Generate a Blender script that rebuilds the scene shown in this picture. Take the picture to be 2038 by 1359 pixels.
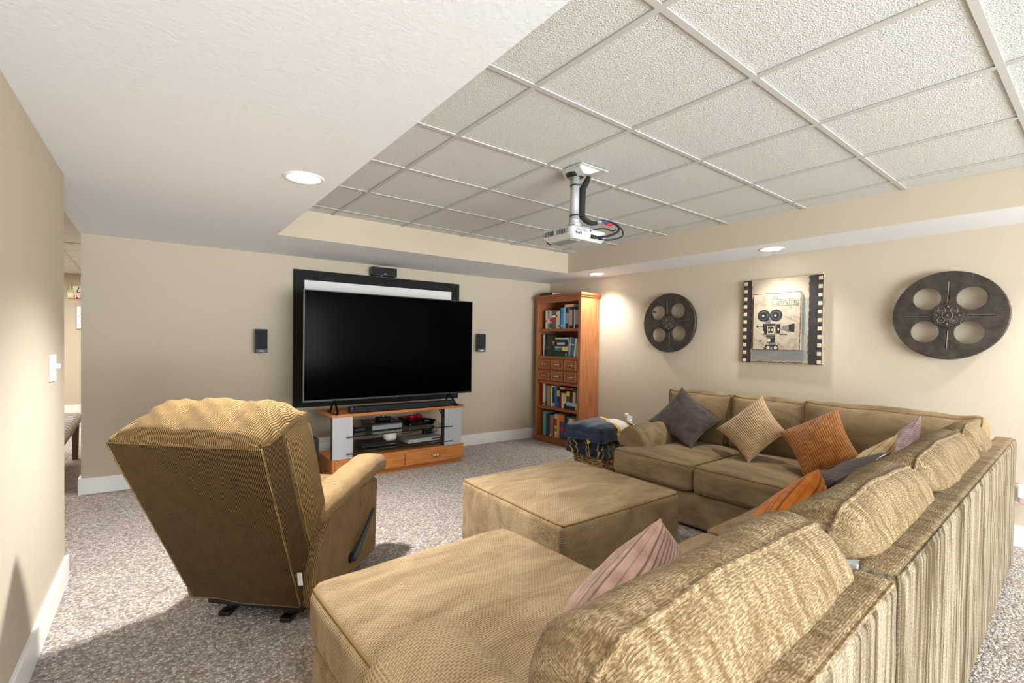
import bpy, math, random
import numpy as np
from mathutils import Vector, Matrix, noise
random.seed(7)
S = bpy.context.scene
COL = S.collection
for o in list(bpy.data.objects): bpy.data.objects.remove(o)

# ------------------------------------------------------------------ camera
R_CAM = ((0.78775, -0.61577, 0.01470), (0.61591, 0.78762, -0.01750), (-0.00081, 0.02284, 0.99974))
cam_d = bpy.data.cameras.new('camera'); cam = bpy.data.objects.new('camera', cam_d); COL.objects.link(cam)
def _cam():
    yaw, pit, rol = 0.6636, -0.0175, 0.0147
    cy, sy, cp, sp, cr, sr = math.cos(yaw), math.sin(yaw), math.cos(pit), math.sin(pit), math.cos(rol), math.sin(rol)
    A = np.array([[cy, -sy, 0], [sy, cy, 0], [0, 0, 1]]); B = np.array([[1, 0, 0], [0, cp, sp], [0, -sp, cp]])
    Cc = np.array([[cr, 0, sr], [0, 1, 0], [-sr, 0, cr]])
    R = Cc @ B @ A
    m = Matrix.Identity(4)
    for i in range(3):
        m[i][0] = R[0][i]; m[i][1] = R[2][i]; m[i][2] = -R[1][i]
    m[2][3] = 1.26
    return m
cam.matrix_world = _cam()
cam_d.sensor_width = 36; cam_d.lens = 950.2/2038*36; cam_d.shift_y = 20.3/2038; cam_d.clip_start = 0.02
S.camera = cam

# ------------------------------------------------------------------ light and exposure
W = bpy.data.worlds.new('world'); S.world = W; W.use_nodes = True
W.node_tree.nodes['Background'].inputs[0].default_value = (1, .97, .93, 1); W.node_tree.nodes['Background'].inputs[1].default_value = .3
S.view_settings.view_transform = 'Standard'; S.view_settings.look = 'None'
S.view_settings.gamma = 1; S.view_settings.use_curve_mapping = False
S.view_settings.exposure = 0.83
CAN_SPOTS = [(0.657, 2.567, 34), (4.17, 1.829, 5.2), (4.19, 3.785, 8), (4.17, -0.13, 11), (0.30, 0.25, 4)]
def light(name, kind, loc, energy, color=(1, .93, .84), **k):
    d = bpy.data.lights.new(name, kind); d.energy = energy; d.color = color
    for a, v in k.items(): setattr(d, a, v)
    o = bpy.data.objects.new(name, d); COL.objects.link(o); o.location = loc
    return o
# added unseen fill behind the camera: one broad soft lamp, one tilted up
fl = light('back_fill_light', 'AREA', (2.0, -4.7, 1.35), 235, (.89, .95, 1), shape='RECTANGLE', size=4.2, size_y=1.7)
fl.rotation_euler = (math.radians(96), 0, math.radians(-4))
up = light('ceiling_fill_light', 'AREA', (0.95, -3.4, 0.5), 130, (.86, .945, 1), shape='RECTANGLE', size=2.6, size_y=1.2)
up.rotation_euler = (math.radians(106), 0, math.radians(-4))
light('far_room_fill', 'AREA', (-1.0, 8.6, 2.25), 75, (1, .96, .9), size=1.4)  # unseen lamp added to brighten the far room
light('hall_fill', 'AREA', (-1.6, 5.6, 2.25), 28, (1, .95, .88), size=.8)  # another added lamp, out of view, to lift the hall

# ------------------------------------------------------------------ materials
def lin(c):
    c = c/255
    return c/12.92 if c <= .04045 else ((c+.055)/1.055)**2.4
def rgb(r, g, b): return (lin(r), lin(g), lin(b), 1)
class N:
    def __init__(s, name):
        s.m = bpy.data.materials.new(name); s.m.use_nodes = True
        s.t = s.m.node_tree; s.n = s.t.nodes; s.b = s.n['Principled BSDF']
    def new(s, typ, ins=None, **k):
        x = s.n.new('ShaderNode'+typ)
        for a, v in k.items(): setattr(x, a, v)
        for i, v in (ins or {}).items():
            if hasattr(v, 'is_output'): s.t.links.new(v, x.inputs[i])
            else: x.inputs[i].default_value = v
        return x
    def set(s, **k):
        for a, v in k.items():
            i = s.b.inputs[a.replace('_', ' ')]
            if hasattr(v, 'is_output'): s.t.links.new(v, i)
            else: i.default_value = v
    def coord(s, which='UV', scale=(1, 1, 1), rot=(0, 0, 0)):
        c = s.new('TexCoord'); m = s.new('Mapping', {0: c.outputs[which]})
        m.inputs['Scale'].default_value = scale; m.inputs['Rotation'].default_value = rot
        return m.outputs[0]
    def ramp(s, fac, stops):
        r = s.new('ValToRGB', {0: fac}); e = r.color_ramp.elements
        while len(e) < len(stops): e.new(.5)
        for el, (p, c) in zip(e, stops): el.position = p; el.color = c
        return r.outputs[0]
    def mix(s, fac, a, b, blend='MIX'):
        x = s.new('Mix', data_type='RGBA', blend_type=blend)
        for i, v in ((0, fac), (6, a), (7, b)):
            if hasattr(v, 'is_output'): s.t.links.new(v, x.inputs[i])
            else: x.inputs[i].default_value = v
        return x.outputs[2]
    def bump(s, h, dist=.002, strength=1.0, prev=None):
        x = s.new('Bump', {'Height': h, 'Distance': dist, 'Strength': strength})
        if prev is not None: s.t.links.new(prev, x.inputs['Normal'])
        s.t.links.new(x.outputs[0], s.b.inputs['Normal'])
        return x.outputs[0]
    def math(s, op, a, b=0.0):
        x = s.new('Math', {0: a, 1: b}, operation=op); return x.outputs[0]
def plain(name, col, rough=.5, metal=0, spec=.5, **k):
    q = N(name); q.set(Base_Color=col, Roughness=rough, Metallic=metal, Specular_IOR_Level=spec, **k); return q.m
def painted(name, col, scale=90, d=.0012, rough=.85, strength=.5):
    q = N(name); c = q.coord('Object')
    n = q.new('TexNoise', {'Vector': c, 'Scale': scale, 'Detail': 3})
    q.set(Base_Color=col, Roughness=rough, Specular_IOR_Level=.25); q.bump(n.outputs[0], d, strength); return q.m
def wood(name, dark, light_, sc=(5, 60, 60), rough=.42):
    q = N(name); c = q.coord('UV', sc)
    n = q.new('TexNoise', {'Vector': c, 'Scale': 1.0, 'Detail': 5, 'Roughness': .6, 'Distortion': .6})
    q.set(Base_Color=q.ramp(n.outputs[0], [(.3, dark), (.7, light_)]), Roughness=rough); q.bump(n.outputs[0], .0005, .4); return q.m

M = {}
M['wall'] = painted('wall_paint', rgb(193, 181, 161), 130, .0012)
M['white_ceiling'] = painted('soffit_white', rgb(238, 240, 243), 55, .002, .9, .6)
M['trim'] = plain('trim_white', rgb(238, 237, 232), .4)
def tile_mat():
    q = N('ceiling_tile_mineral'); c = q.coord('UV')
    n = q.new('TexNoise', {'Vector': c, 'Scale': 150, 'Detail': 4, 'Roughness': .65})
    v = q.new('TexVoronoi', {'Vector': c, 'Scale': 170})
    h = q.math('ADD', n.outputs[0], q.math('MULTIPLY', v.outputs[0], .5))
    q.set(Base_Color=q.ramp(h, [(.40, rgb(140, 137, 128)), (.52, rgb(192, 190, 184)), (.7, rgb(218, 217, 212))]), Roughness=.95, Specular_IOR_Level=.1)
    q.bump(h, .0045, .8); return q.m
M['tile'] = tile_mat()
M['tee'] = plain('tee_white', rgb(192, 190, 184), .6)
def carpet():
    q = N('carpet_pile'); c = q.coord('Object')
    d = q.new('TexNoise', {'Vector': c, 'Scale': 60, 'Detail': 2})
    w = q.new('VectorMath', {0: c, 1: q.new('VectorMath', {0: d.outputs[1], 1: (.02, .02, .02)}, operation='MULTIPLY').outputs[0]}, operation='ADD')
    v = q.new('TexVoronoi', {'Vector': w.outputs[0], 'Scale': 82})
    sep = q.new('SeparateColor', {0: v.outputs['Color']})
    col = q.ramp(sep.outputs[0], [(0, rgb(128, 112, 101)), (.2, rgb(180, 162, 147)), (.42, rgb(210, 198, 186)), (.7, rgb(230, 223, 214)), (.9, rgb(164, 160, 161))])
    big = q.new('TexNoise', {'Vector': c, 'Scale': 2.2, 'Detail': 3})
    col = q.mix(q.math('MULTIPLY', big.outputs[0], .25), col, rgb(186, 174, 163))
    h = q.math('SUBTRACT', 1.0, q.math('MULTIPLY', v.outputs['Distance'], 1.0))
    col = q.mix(q.ramp(v.outputs['Distance'], [(.25, (0, 0, 0, 1)), (.75, (.75, .75, .75, 1))]), col, rgb(112, 99, 90))
    q.set(Base_Color=col, Roughness=1, Specular_IOR_Level=.05, Sheen_Weight=.25)
    q.bump(h, .012, .9); return q.m
M['carpet'] = carpet()
def chenille(name, hi, mid, lo, dash=(.013, .0075), streak=(3.5, 10, 8), amount=.8, yarnamt=.15, ends=(.34, .59)):
    q = N(name); uv = q.coord('UV'); ob = q.coord('Object', streak)
    dn = q.new('TexNoise', {'Vector': uv, 'Scale': 25, 'Detail': 2})
    wv = q.new('VectorMath', {0: uv, 1: q.new('VectorMath', {0: dn.outputs[1], 1: (.004, .004, 0)}, operation='MULTIPLY').outputs[0]}, operation='ADD')
    br = q.new('TexBrick', {'Vector': wv.outputs[0], 'Scale': 1.0, 'Mortar Size': dash[1]*.30, 'Mortar Smooth': .6, 'Brick Width': dash[0], 'Row Height': dash[1]})
    nap = q.new('TexNoise', {'Vector': ob, 'Scale': 1.0, 'Detail': 6, 'Roughness': .62, 'Distortion': .5})
    yarn = q.new('TexNoise', {'Vector': q.coord('UV', (75, 260, 1)), 'Scale': 1.0, 'Detail': 3, 'Roughness': .6})
    base = q.ramp(nap.outputs[0], [(ends[0], mid), (ends[1], hi)])
    base = q.mix(q.ramp(yarn.outputs[0], [(.44, (yarnamt, yarnamt, yarnamt, 1)), (.6, (0, 0, 0, 1))]), base, lo)
    dk = q.math('MULTIPLY', q.math('SUBTRACT', 1.0, br.outputs['Fac']), q.math('MULTIPLY', q.ramp(nap.outputs[0], [(.3, (1, 1, 1, 1)), (.7, (.55, .55, .55, 1))]), amount))
    col = q.mix(dk, base, lo)
    q.set(Base_Color=col, Roughness=.95, Specular_IOR_Level=.10, Sheen_Weight=.05, Sheen_Roughness=.4)
    b1 = q.bump(br.outputs['Fac'], .0035, .5)
    b2 = q.bump(yarn.outputs[0], .003, .35 if yarnamt > .3 else .1, b1)
    q.bump(nap.outputs[0], .01, .3, b2); return q.m
M['sofa'] = chenille('sofa_chenille', rgb(175, 152, 118), rgb(143, 121, 91), rgb(94, 74, 50))
M['sofa_back'] = chenille('sofa_chenille_plush', rgb(176, 155, 122), rgb(122, 100, 68), rgb(84, 64, 40), dash=(.011, .0052), streak=(30, 9, 9), amount=.28, yarnamt=.7)
M['sofa_panel'] = chenille('sofa_chenille_brushed', rgb(172, 158, 134), rgb(80, 66, 45), rgb(70, 56, 38), dash=(.010, .006), streak=(30, 30, 1.5), amount=.3, yarnamt=.5, ends=(.40, .58))
M['welt'] = plain('sofa_welt', rgb(124, 99, 64), .95, 0, .1)
M['decking'] = plain('grey_decking_cloth', rgb(176, 176, 180), .95, 0, .1)
def corduroy(name, hi, lo, w=.0075, axis=0):
    q = N(name); uv = q.coord('UV')
    dn = q.new('TexNoise', {'Vector': uv, 'Scale': 9, 'Detail': 3})
    wv = q.new('VectorMath', {0: uv, 1: q.new('VectorMath', {0: dn.outputs[1], 1: (.006, .006, 0)}, operation='MULTIPLY').outputs[0]}, operation='ADD')
    s = q.new('SeparateXYZ', {0: wv.outputs[0]})
    f = q.math('SINE', q.math('MULTIPLY', s.outputs[axis], 2*math.pi/w))
    f = q.math('ADD', q.math('MULTIPLY', f, .5), .5)
    n2 = q.new('TexNoise', {'Vector': q.coord('UV', (300, 90, 1) if axis == 0 else (90, 300, 1)), 'Scale': 1.0, 'Detail': 3})
    nb = q.new('TexNoise', {'Vector': uv, 'Scale': 14, 'Detail': 4})
    ff = q.math('MULTIPLY', f, q.math('ADD', q.math('MULTIPLY', n2.outputs[0], 1.1), .25))
    ff = q.math('MULTIPLY', ff, q.math('ADD', q.math('MULTIPLY', nb.outputs[0], .9), .5))
    q.set(Base_Color=q.ramp(ff, [(.1, lo), (.75, hi)]), Roughness=.95, Specular_IOR_Level=.08, Sheen_Weight=.03)
    q.bump(f, .0025, .6); return q.m
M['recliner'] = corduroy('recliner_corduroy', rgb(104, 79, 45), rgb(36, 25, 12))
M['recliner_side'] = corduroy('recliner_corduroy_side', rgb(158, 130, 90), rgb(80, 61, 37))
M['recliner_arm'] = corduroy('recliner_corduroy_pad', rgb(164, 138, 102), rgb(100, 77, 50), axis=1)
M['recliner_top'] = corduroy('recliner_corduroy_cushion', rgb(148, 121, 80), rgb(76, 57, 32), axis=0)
def velvet(name, col, col2):      # wide wale corduroy: u of the pillow's UV counts the wales
    q = N(name); n = q.new('TexNoise', {'Vector': q.coord('Object'), 'Scale': 22, 'Detail': 4})
    uv = q.coord('UV'); sp = q.new('SeparateXYZ', {0: uv}); w_ = q.math('ABSOLUTE', q.math('COSINE', q.math('MULTIPLY', sp.outputs[0], math.pi)))
    base = q.ramp(n.outputs[0], [(.35, col), (.68, col2)])
    dark = tuple(c*.30 for c in col[:3])+(1,)
    q.set(Base_Color=q.mix(q.ramp(w_, [(.12, (.85, .85, .85, 1)), (.6, (0, 0, 0, 1))]), base, dark), Roughness=.85, Specular_IOR_Level=.15, Sheen_Weight=.3)
    n2 = q.new('TexNoise', {'Vector': q.coord('Object'), 'Scale': 400}); q.bump(n2.outputs[0], .001, .5); return q.m
M['wood'] = wood('cherry_wood_upright', rgb(144, 84, 46), rgb(182, 118, 72), (60, 4, 60))
M['wood_h'] = wood('cherry_wood_level', rgb(134, 74, 38), rgb(166, 98, 56), (4, 60, 60))
M['wood_dk'] = wood('cherry_wood_inside', rgb(128, 68, 24), rgb(164, 94, 38), (60, 4, 60))
M['oak'] = wood('honey_wood', rgb(178, 104, 48), rgb(210, 138, 76), (4, 50, 50))
M['leg_wood'] = wood('walnut_leg', rgb(84, 52, 28), rgb(112, 72, 40), (60, 4, 60))
M['black'] = plain('black_plastic', rgb(22, 22, 24), .45)
M['black_matte'] = plain('black_matte', rgb(26, 27, 28), .8)
M['black_gloss'] = plain('black_gloss', rgb(8, 8, 9), .12)
M['screen'] = plain('tv_glass', rgb(2, 2, 3), .16, 0, .025)
M['bezel'] = plain('tv_bezel', rgb(70, 70, 68), .35, .6)
M['felt'] = painted('black_velvet_frame', rgb(34, 35, 34), 60, .001)
M['screen_white'] = plain('screen_white', rgb(226, 226, 224), .8)
M['silver'] = plain('silver_laminate', rgb(190, 193, 198), .38, .25)
M['chrome'] = plain('chrome', rgb(225, 225, 225), .2, 1)
M['grey_metal'] = plain('grey_metal', rgb(180, 181, 182), .4, .3)
M['white_plastic'] = plain('white_plastic', rgb(236, 236, 232), .4)
M['grey_plastic'] = plain('grey_plastic', rgb(150, 152, 152), .5)
M['dark_grey'] = plain('dark_grey', rgb(62, 64, 66), .5)
M['red_plastic'] = plain('red_plastic', rgb(200, 22, 44), .35)
M['blue_plastic'] = plain('blue_plastic', rgb(38, 92, 190), .4)
def glass():
    q = N('shelf_glass'); q.set(Base_Color=rgb(206, 226, 220), Roughness=.03, IOR=1.45, Transmission_Weight=1.0); return q.m
M['glass'] = glass()
M['glass_edge'] = plain('glass_edge', rgb(52, 78, 72), .2)
def emit(name, col, st):
    q = N(name); q.set(Base_Color=col, Emission_Color=col, Emission_Strength=st); return q.m
M['lamp'] = emit('lamp_lens', (1, .93, .82, 1), 9)
def reel_mat():
    q = N('reel_bronze'); n = q.new('TexNoise', {'Vector': q.coord('Object'), 'Scale': 14, 'Detail': 6, 'Roughness': .65})
    q.set(Base_Color=q.ramp(n.outputs[0], [(.3, rgb(46, 41, 38)), (.7, rgb(84, 75, 68))]), Roughness=.5, Metallic=.35)
    q.bump(n.outputs[0], .001, .3); return q.m
M['reel'] = reel_mat()
M['reel_hi'] = plain('reel_worn_edge', rgb(120, 108, 98), .45, .4)
def wicker():
    q = N('wicker'); n = q.new('TexNoise', {'Vector': q.coord('Object'), 'Scale': 40, 'Detail': 3})
    q.set(Base_Color=q.ramp(n.outputs[0], [(.35, rgb(120, 84, 44)), (.65, rgb(190, 158, 106))]), Roughness=.7); return q.m
M['wicker'] = wicker()

# ------------------------------------------------------------------ mesh helpers
def box_uv(me):
    n = len(me.loops)
    if not n: return
    co = np.empty(len(me.vertices)*3); me.vertices.foreach_get('co', co); co = co.reshape(-1, 3)
    vi = np.empty(n, dtype=np.int32); me.loops.foreach_get('vertex_index', vi)
    npoly = len(me.polygons)
    tot = np.empty(npoly, dtype=np.int32); me.polygons.foreach_get('loop_total', tot)
    nor = np.empty(npoly*3); me.polygons.foreach_get('normal', nor); nor = np.abs(nor.reshape(-1, 3))
    ax = nor.argmax(1); lax = np.repeat(ax, tot); p = co[vi]
    u = np.where(lax == 0, p[:, 1], p[:, 0]); v = np.where(lax == 2, p[:, 1], p[:, 2])
    l = me.uv_layers.new(name='UVMap'); l.data.foreach_set('uv', np.stack([u, v], 1).ravel())
def link_mesh(name, verts, faces, mat, parent=None, loc=(0, 0, 0), rot=(0, 0, 0), smooth=False, midx=None, bevel=0, seg=2):
    me = bpy.data.meshes.new(name); me.from_pydata([tuple(v) for v in verts], [], faces); me.update()
    for m_ in (mat if isinstance(mat, (list, tuple)) else [mat]): me.materials.append(m_)
    if midx is not None: me.polygons.foreach_set('material_index', midx)
    if smooth: me.polygons.foreach_set('use_smooth', [True]*len(me.polygons))
    box_uv(me)
    o = bpy.data.objects.new(name, me); COL.objects.link(o); o.parent = parent; o.location = loc; o.rotation_euler = rot
    if bevel:
        b = o.modifiers.new('bevel', 'BEVEL'); b.width = bevel; b.segments = seg; b.limit_method = 'ANGLE'
    return o
class MB:
    def __init__(s): s.v = []; s.f = []; s.mi = []
    def add(s, v, f, mi=0):
        k = len(s.v); s.v += [Vector(p) for p in v]; s.f += [tuple(i+k for i in q) for q in f]; s.mi += [mi]*len(f); return s
    def box(s, x0, x1, y0, y1, z0, z1, mi=0, mat=None):
        v = [(x, y, z) for z in (z0, z1) for y in (y0, y1) for x in (x0, x1)]
        if mat is not None: v = [mat @ Vector(p) for p in v]
        return s.add(v, [(0, 2, 3, 1), (4, 5, 7, 6), (0, 1, 5, 4), (2, 6, 7, 3), (0, 4, 6, 2), (1, 3, 7, 5)], mi)
    def prism(s, poly, fn, a0, a1, mi=0):
        n = len(poly); v = [fn(p, a0) for p in poly]+[fn(p, a1) for p in poly]
        f = [tuple(range(n))[::-1], tuple(range(n, 2*n))]+[(i, (i+1) % n, n+(i+1) % n, n+i) for i in range(n)]
        return s.add(v, f, mi)
    def tube(s, path, r, n=8, closed=False, mi=0, caps=True):
        P = [Vector(p) for p in path]; m = len(P); rs = r if isinstance(r, (list, tuple)) else [r]*m
        vs = []; up = None
        for i in range(m):
            a = P[(i-1) % m] if (closed or i > 0) else P[i]; b = P[(i+1) % m] if (closed or i < m-1) else P[i]
            t = (b-a).normalized() if (b-a).length > 1e-9 else Vector((0, 0, 1))
            if up is None: up = t.orthogonal().normalized()
            up = (up-t*up.dot(t)); up = up.normalized() if up.length > 1e-6 else t.orthogonal().normalized()
            w = t.cross(up)
            for k in range(n):
                an = 2*math.pi*k/n; vs.append(P[i]+(up*math.cos(an)+w*math.sin(an))*rs[i])
        fs = []
        for i in range(m if closed else m-1):
            j = (i+1) % m
            for k in range(n): fs.append((i*n+k, i*n+(k+1) % n, j*n+(k+1) % n, j*n+k))
        if not closed and caps: fs += [tuple(range(n))[::-1], tuple(range((m-1)*n, m*n))]
        return s.add(vs, fs, mi)
    def lathe(s, prof, n=24, fn=lambda r, a, z: (r*math.cos(a), r*math.sin(a), z), mi=0, ring=False):
        m = len(prof); vs = [fn(r, 2*math.pi*k/n, z) for (r, z) in prof for k in range(n)]
        fs = [(i*n+k, i*n+(k+1) % n, (i+1)*n+(k+1) % n, (i+1)*n+k) for i in range(m-1) for k in range(n)]
        if ring: fs += [((m-1)*n+k, (m-1)*n+(k+1) % n, (k+1) % n, k) for k in range(n)]
        else: fs += [tuple(range(n))[::-1], tuple(range((m-1)*n, m*n))]
        return s.add(vs, fs, mi)
    def build(s, name, mat, parent=None, loc=(0, 0, 0), rot=(0, 0, 0), smooth=False, bevel=0, seg=2):
        return link_mesh(name, s.v, s.f, mat, parent, loc, rot, smooth, s.mi, bevel, seg)
def tag(o, label=None, cat=None, group=None, kind=None):
    if label: o['label'] = label
    if cat: o['category'] = cat
    if group: o['group'] = group
    if kind: o['kind'] = kind
    return o
def empty(name, label, cat, loc=(0, 0, 0), rz=0, group=None):
    o = bpy.data.objects.new(name, None); COL.objects.link(o); o.location = loc; o.rotation_euler = (0, 0, rz)
    o.empty_display_size = .1
    return tag(o, label, cat, group)
def bx(name, mat, parent, x0, x1, y0, y1, z0, z1, bevel=.003, **k):
    return MB().box(x0, x1, y0, y1, z0, z1).build(name, mat, parent, bevel=bevel, **k)
def rbox(name, mat, parent, x0, x1, y0, y1, z0, z1, bevel=.003):   # own origin at its centre
    c = ((x0+x1)/2, (y0+y1)/2, (z0+z1)/2)
    return MB().box(x0-c[0], x1-c[0], y0-c[1], y1-c[1], z0-c[2], z1-c[2]).build(name, mat, parent, loc=c, bevel=bevel)

def softbox(name, size, r, mat, parent, loc, rot=(0, 0, 0), n=14, bulge=(0, 0, 0), wr=.003, ws=7, fn=None, seams=(), welt=None, wr_r=.005, seed=0):
    h = np.array(size, float)/2; r = min(r, h.min()*.98)
    def axis(hh):
        c = np.linspace(-(hh-r), hh-r, n+1); e = [hh-r+r*math.tan(math.radians(a)) for a in (11, 22, 34, 45)]
        return np.concatenate([-np.array(e[::-1]), c, e])
    A = [axis(q) for q in h]
    def shape(p):
        p = np.atleast_2d(np.array(p, float)); c = np.clip(p, -(h-r), h-r); d = p-c
        L = np.linalg.norm(d, axis=1, keepdims=True); L[L < 1e-9] = 1
        nrm = d/L; q = c+r*nrm
        g = p/h
        for ax in range(3):
            o1, o2 = [k for k in range(3) if k != ax]
            q[:, ax] += bulge[ax]*g[:, ax]*(1-np.abs(g[:, o1])**2.2)*(1-np.abs(g[:, o2])**2.2)
        if wr:
            for i in range(len(q)):
                v = Vector(q[i])*ws+Vector((seed*3.1, seed*1.7, 0))
                k = noise.noise(v)+.5*noise.noise(v*2.3)
                q[i] += nrm[i]*wr*k
        if fn: q = fn(q, g)
        return q
    idx = {}; pts = []; faces = []; fax = []
    def vid(p):
        k = tuple(np.round(p, 6))
        if k not in idx: idx[k] = len(pts); pts.append(p)
        return idx[k]
    for ax in range(3):
        o1, o2 = [k for k in range(3) if k != ax]
        for sgn in (-1, 1):
            G = [[None]*len(A[o2]) for _ in A[o1]]
            for i, a in enumerate(A[o1]):
                for j, b in enumerate(A[o2]):
                    p = [0, 0, 0]; p[ax] = sgn*h[ax]; p[o1] = a; p[o2] = b; G[i][j] = vid(p)
            flip = (sgn < 0) ^ (ax == 1)
            for i in range(len(A[o1])-1):
                for j in range(len(A[o2])-1):
                    q = (G[i][j], G[i+1][j], G[i+1][j+1], G[i][j+1])
                    faces.append(q[::-1] if flip else q); fax.append(ax)
    o = link_mesh(name, shape(pts), faces, mat, parent, loc, rot, True)
    arr = np.array(pts); fa = np.array(faces); uvs = np.empty((len(fa), 4, 2))
    for ax in range(3):
        sel = np.array(fax) == ax; a_, b_ = ((1, 2), (0, 2), (0, 1))[ax]
        uvs[sel, :, 0] = arr[fa[sel]][:, :, a_]; uvs[sel, :, 1] = arr[fa[sel]][:, :, b_]
    o.data.uv_layers[0].data.foreach_set('uv', uvs.ravel())
    for sm in seams:
        if sm == 'zc':      # welt running lengthwise over the crest and down both ends
            path = [(-h[0], -.12*h[1], z) for z in np.linspace(0, h[2], 6)]+[(x, -.12*h[1], h[2]) for x in A[0]]+[(h[0], -.12*h[1], z) for z in np.linspace(h[2], 0, 6)]
            MB().tube([Vector(v) for v in shape(path)], wr_r, 6).build('piping', welt or M['welt'], o, smooth=True); continue
        ax, sg = 'xyz'.index(sm[0]), (1 if sm[1] == '+' else -1)
        o1, o2 = [k for k in range(3) if k != ax]; path = []
        per = [(a, -1) for a in A[o1]]+[(1, b) for b in A[o2][1:]]+[(a, 1) for a in A[o1][::-1][1:]]+[(-1, b) for b in A[o2][::-1][1:-1]]
        for k, (a, b) in enumerate(per):
            p = [0, 0, 0]; p[ax] = sg*h[ax]
            la = len(A[o1]); lb = len(A[o2])
            if b in (-1, 1) and (k < la or la+lb-1 <= k < 2*la+lb-2): p[o1] = a; p[o2] = b*h[o2]
            else: p[o1] = a*h[o1]; p[o2] = b
            path.append(p)
        MB().tube([Vector(v) for v in shape(path)], wr_r, 6, closed=True).build('piping', welt or M['welt'], o, smooth=True)
    return o, shape

# ================================================================== ROOM SHELL
CEIL, SOF = 2.299, 2.08
def struct(o): o['kind'] = 'structure'; return o
fl_ = struct(MB().box(-3.1, 4.75, -5.35, 10.95, -.1, 0).build('floor', M['carpet']))
def wall(name, pts, th, z0=0, z1=2.42, mat=None):
    (ax, ay), (bx_, by) = pts; d = Vector((bx_-ax, by-ay)); n = Vector((d.y, -d.x)).normalized()*th
    poly = [(ax, ay), (bx_, by), (bx_+n.x, by+n.y), (ax+n.x, ay+n.y)]
    return struct(MB().prism(poly, lambda p, a: (p[0], p[1], a), z0, z1).build(name, mat or M['wall']))
wall('wall_right', [(4.445, 4.97), (4.508, -5.25)], -.14)
wall('wall_tv', [(-.362, 5.09), (4.60, 4.855)], -.13)
wall('wall_left', [(-.30, 3.326), (-.57, -5.25)], .13, 0, SOF)
wall('wall_back', [(-3.1, -5.2), (4.7, -5.2)], .14)
wall('wall_hall', [(-2.95, -5.25), (-2.95, 10.9)], -.14)
wall('wall_far', [(-3.1, 10.71), (.7, 10.71)], -.14)
wall('wall_far_right', [(.55, 10.9), (.55, 5.25)], -.1)
# baseboards
def board(name, a, b, off, h=.132, th=.016):
    d = (Vector(b)-Vector(a)); n = Vector((d.y, -d.x)).normalized()*off
    a = Vector(a); b = Vector(b)
    poly = [(a.x, a.y), (b.x, b.y), (b.x+n.x, b.y+n.y), (a.x+n.x, a.y+n.y)]
    return struct(MB().prism(poly, lambda p, t: (p[0], p[1], t), 0, h).build(name, M['trim'], bevel=.003))
board('baseboard_tv', (-.378, 5.091), (4.445, 4.862), .016)
board('baseboard_tv_end', (-.362, 5.24), (-.362, 5.076), .018)
board('baseboard_right', (4.447, 4.86), (4.505, -5.15), .016)
board('baseboard_left', (-.5655, -5.15), (-.30, 3.342), .016)
board('baseboard_left_end', (-.298, 3.326), (-.43, 3.326), -.016)
board('baseboard_far', (-2.9, 10.705), (.5, 10.705), .016)

# ceiling: slab above, soffits, mineral tiles, tee grid
ceil = struct(MB().box(-3.1, 4.75, -5.35, 10.95, 2.42, 2.5).build('ceiling', M['tee']))
def soffit(poly):
    mb = MB().prism(poly, lambda p, a: (p[0], p[1], a), SOF, 2.42)
    mb.mi = [1, 0]+[0]*len(poly)
    return mb.build('soffit', [M['wall'], M['white_ceiling']], ceil)
lx = lambda y: .802+.0115*y
soffit([(-.62, -5.2), (lx(-5.2), -5.2), (lx(4.075), 4.075), (-.39, 4.075), (-.395, 3.33)])
soffit([(-.39, 4.075), (lx(4.075), 4.075), (3.912, 3.977), (4.45, 3.957), (4.45, 4.87), (-.365, 5.10)])
soffit([(3.912, 3.977), (3.985, -5.2), (4.52, -5.2), (4.45, 3.957)])
XL = [lx(0)-.01, 1.2656, 1.8752, 2.4848, 3.0944, 3.704, 3.94]
YL = [-1.70, -1.503, -.902, -.302, .2990, .8994, 1.4999, 2.1003, 2.7008, 3.3012, 3.86, 4.08]
YL = [-5.18, -4.505, -3.904, -3.304, -2.703, -2.103, -1.503, -.902, -.3018, .2987, .8994, 1.4899, 2.0903, 2.6808, 3.2712, 3.868, 4.08]
tile_cache = {}
def tile(x0, x1, y0, y1, z=CEIL+.006):
    k = (round(x1-x0, 3), round(y1-y0, 3)); c = ((x0+x1)/2, (y0+y1)/2, z+.009)
    g = .006; hx, hy = (x1-x0)/2-g, (y1-y0)/2-g
    if k in tile_cache:
        o = bpy.data.objects.new('ceiling_tile', tile_cache[k]); COL.objects.link(o); o.parent = ceil; o.location = c; return
    o = MB().box(-hx, hx, -hy, hy, -.009, .009).build('ceiling_tile', M['tile'], ceil, loc=c); tile_cache[k] = o.data
for i in range(len(XL)-1):
    for j in range(len(YL)-1): tile(XL[i], XL[i+1], YL[j], YL[j+1])
def tee(name, x0, x1, y0, y1):
    c = ((x0+x1)/2, (y0+y1)/2, CEIL)
    MB().box(x0-c[0], x1-c[0], y0-c[1], y1-c[1], -.001, .004).box(-.002 if x1-x0 < .1 else x0-c[0], .002 if x1-x0 < .1 else x1-c[0], -.002 if y1-y0 < .1 else y0-c[1], .002 if y1-y0 < .1 else y1-c[1], .004, .035).build(name, M['tee'], ceil, loc=c)
for x in XL[1:-1]: tee('grid_runner', x-.012, x+.012, YL[0], YL[-1])
for y in YL[1:-1]:
    for i in range(len(XL)-1): tee('grid_tee', XL[i]+(.012 if i else 0), XL[i+1]-.012, y-.012, y+.012)
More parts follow.
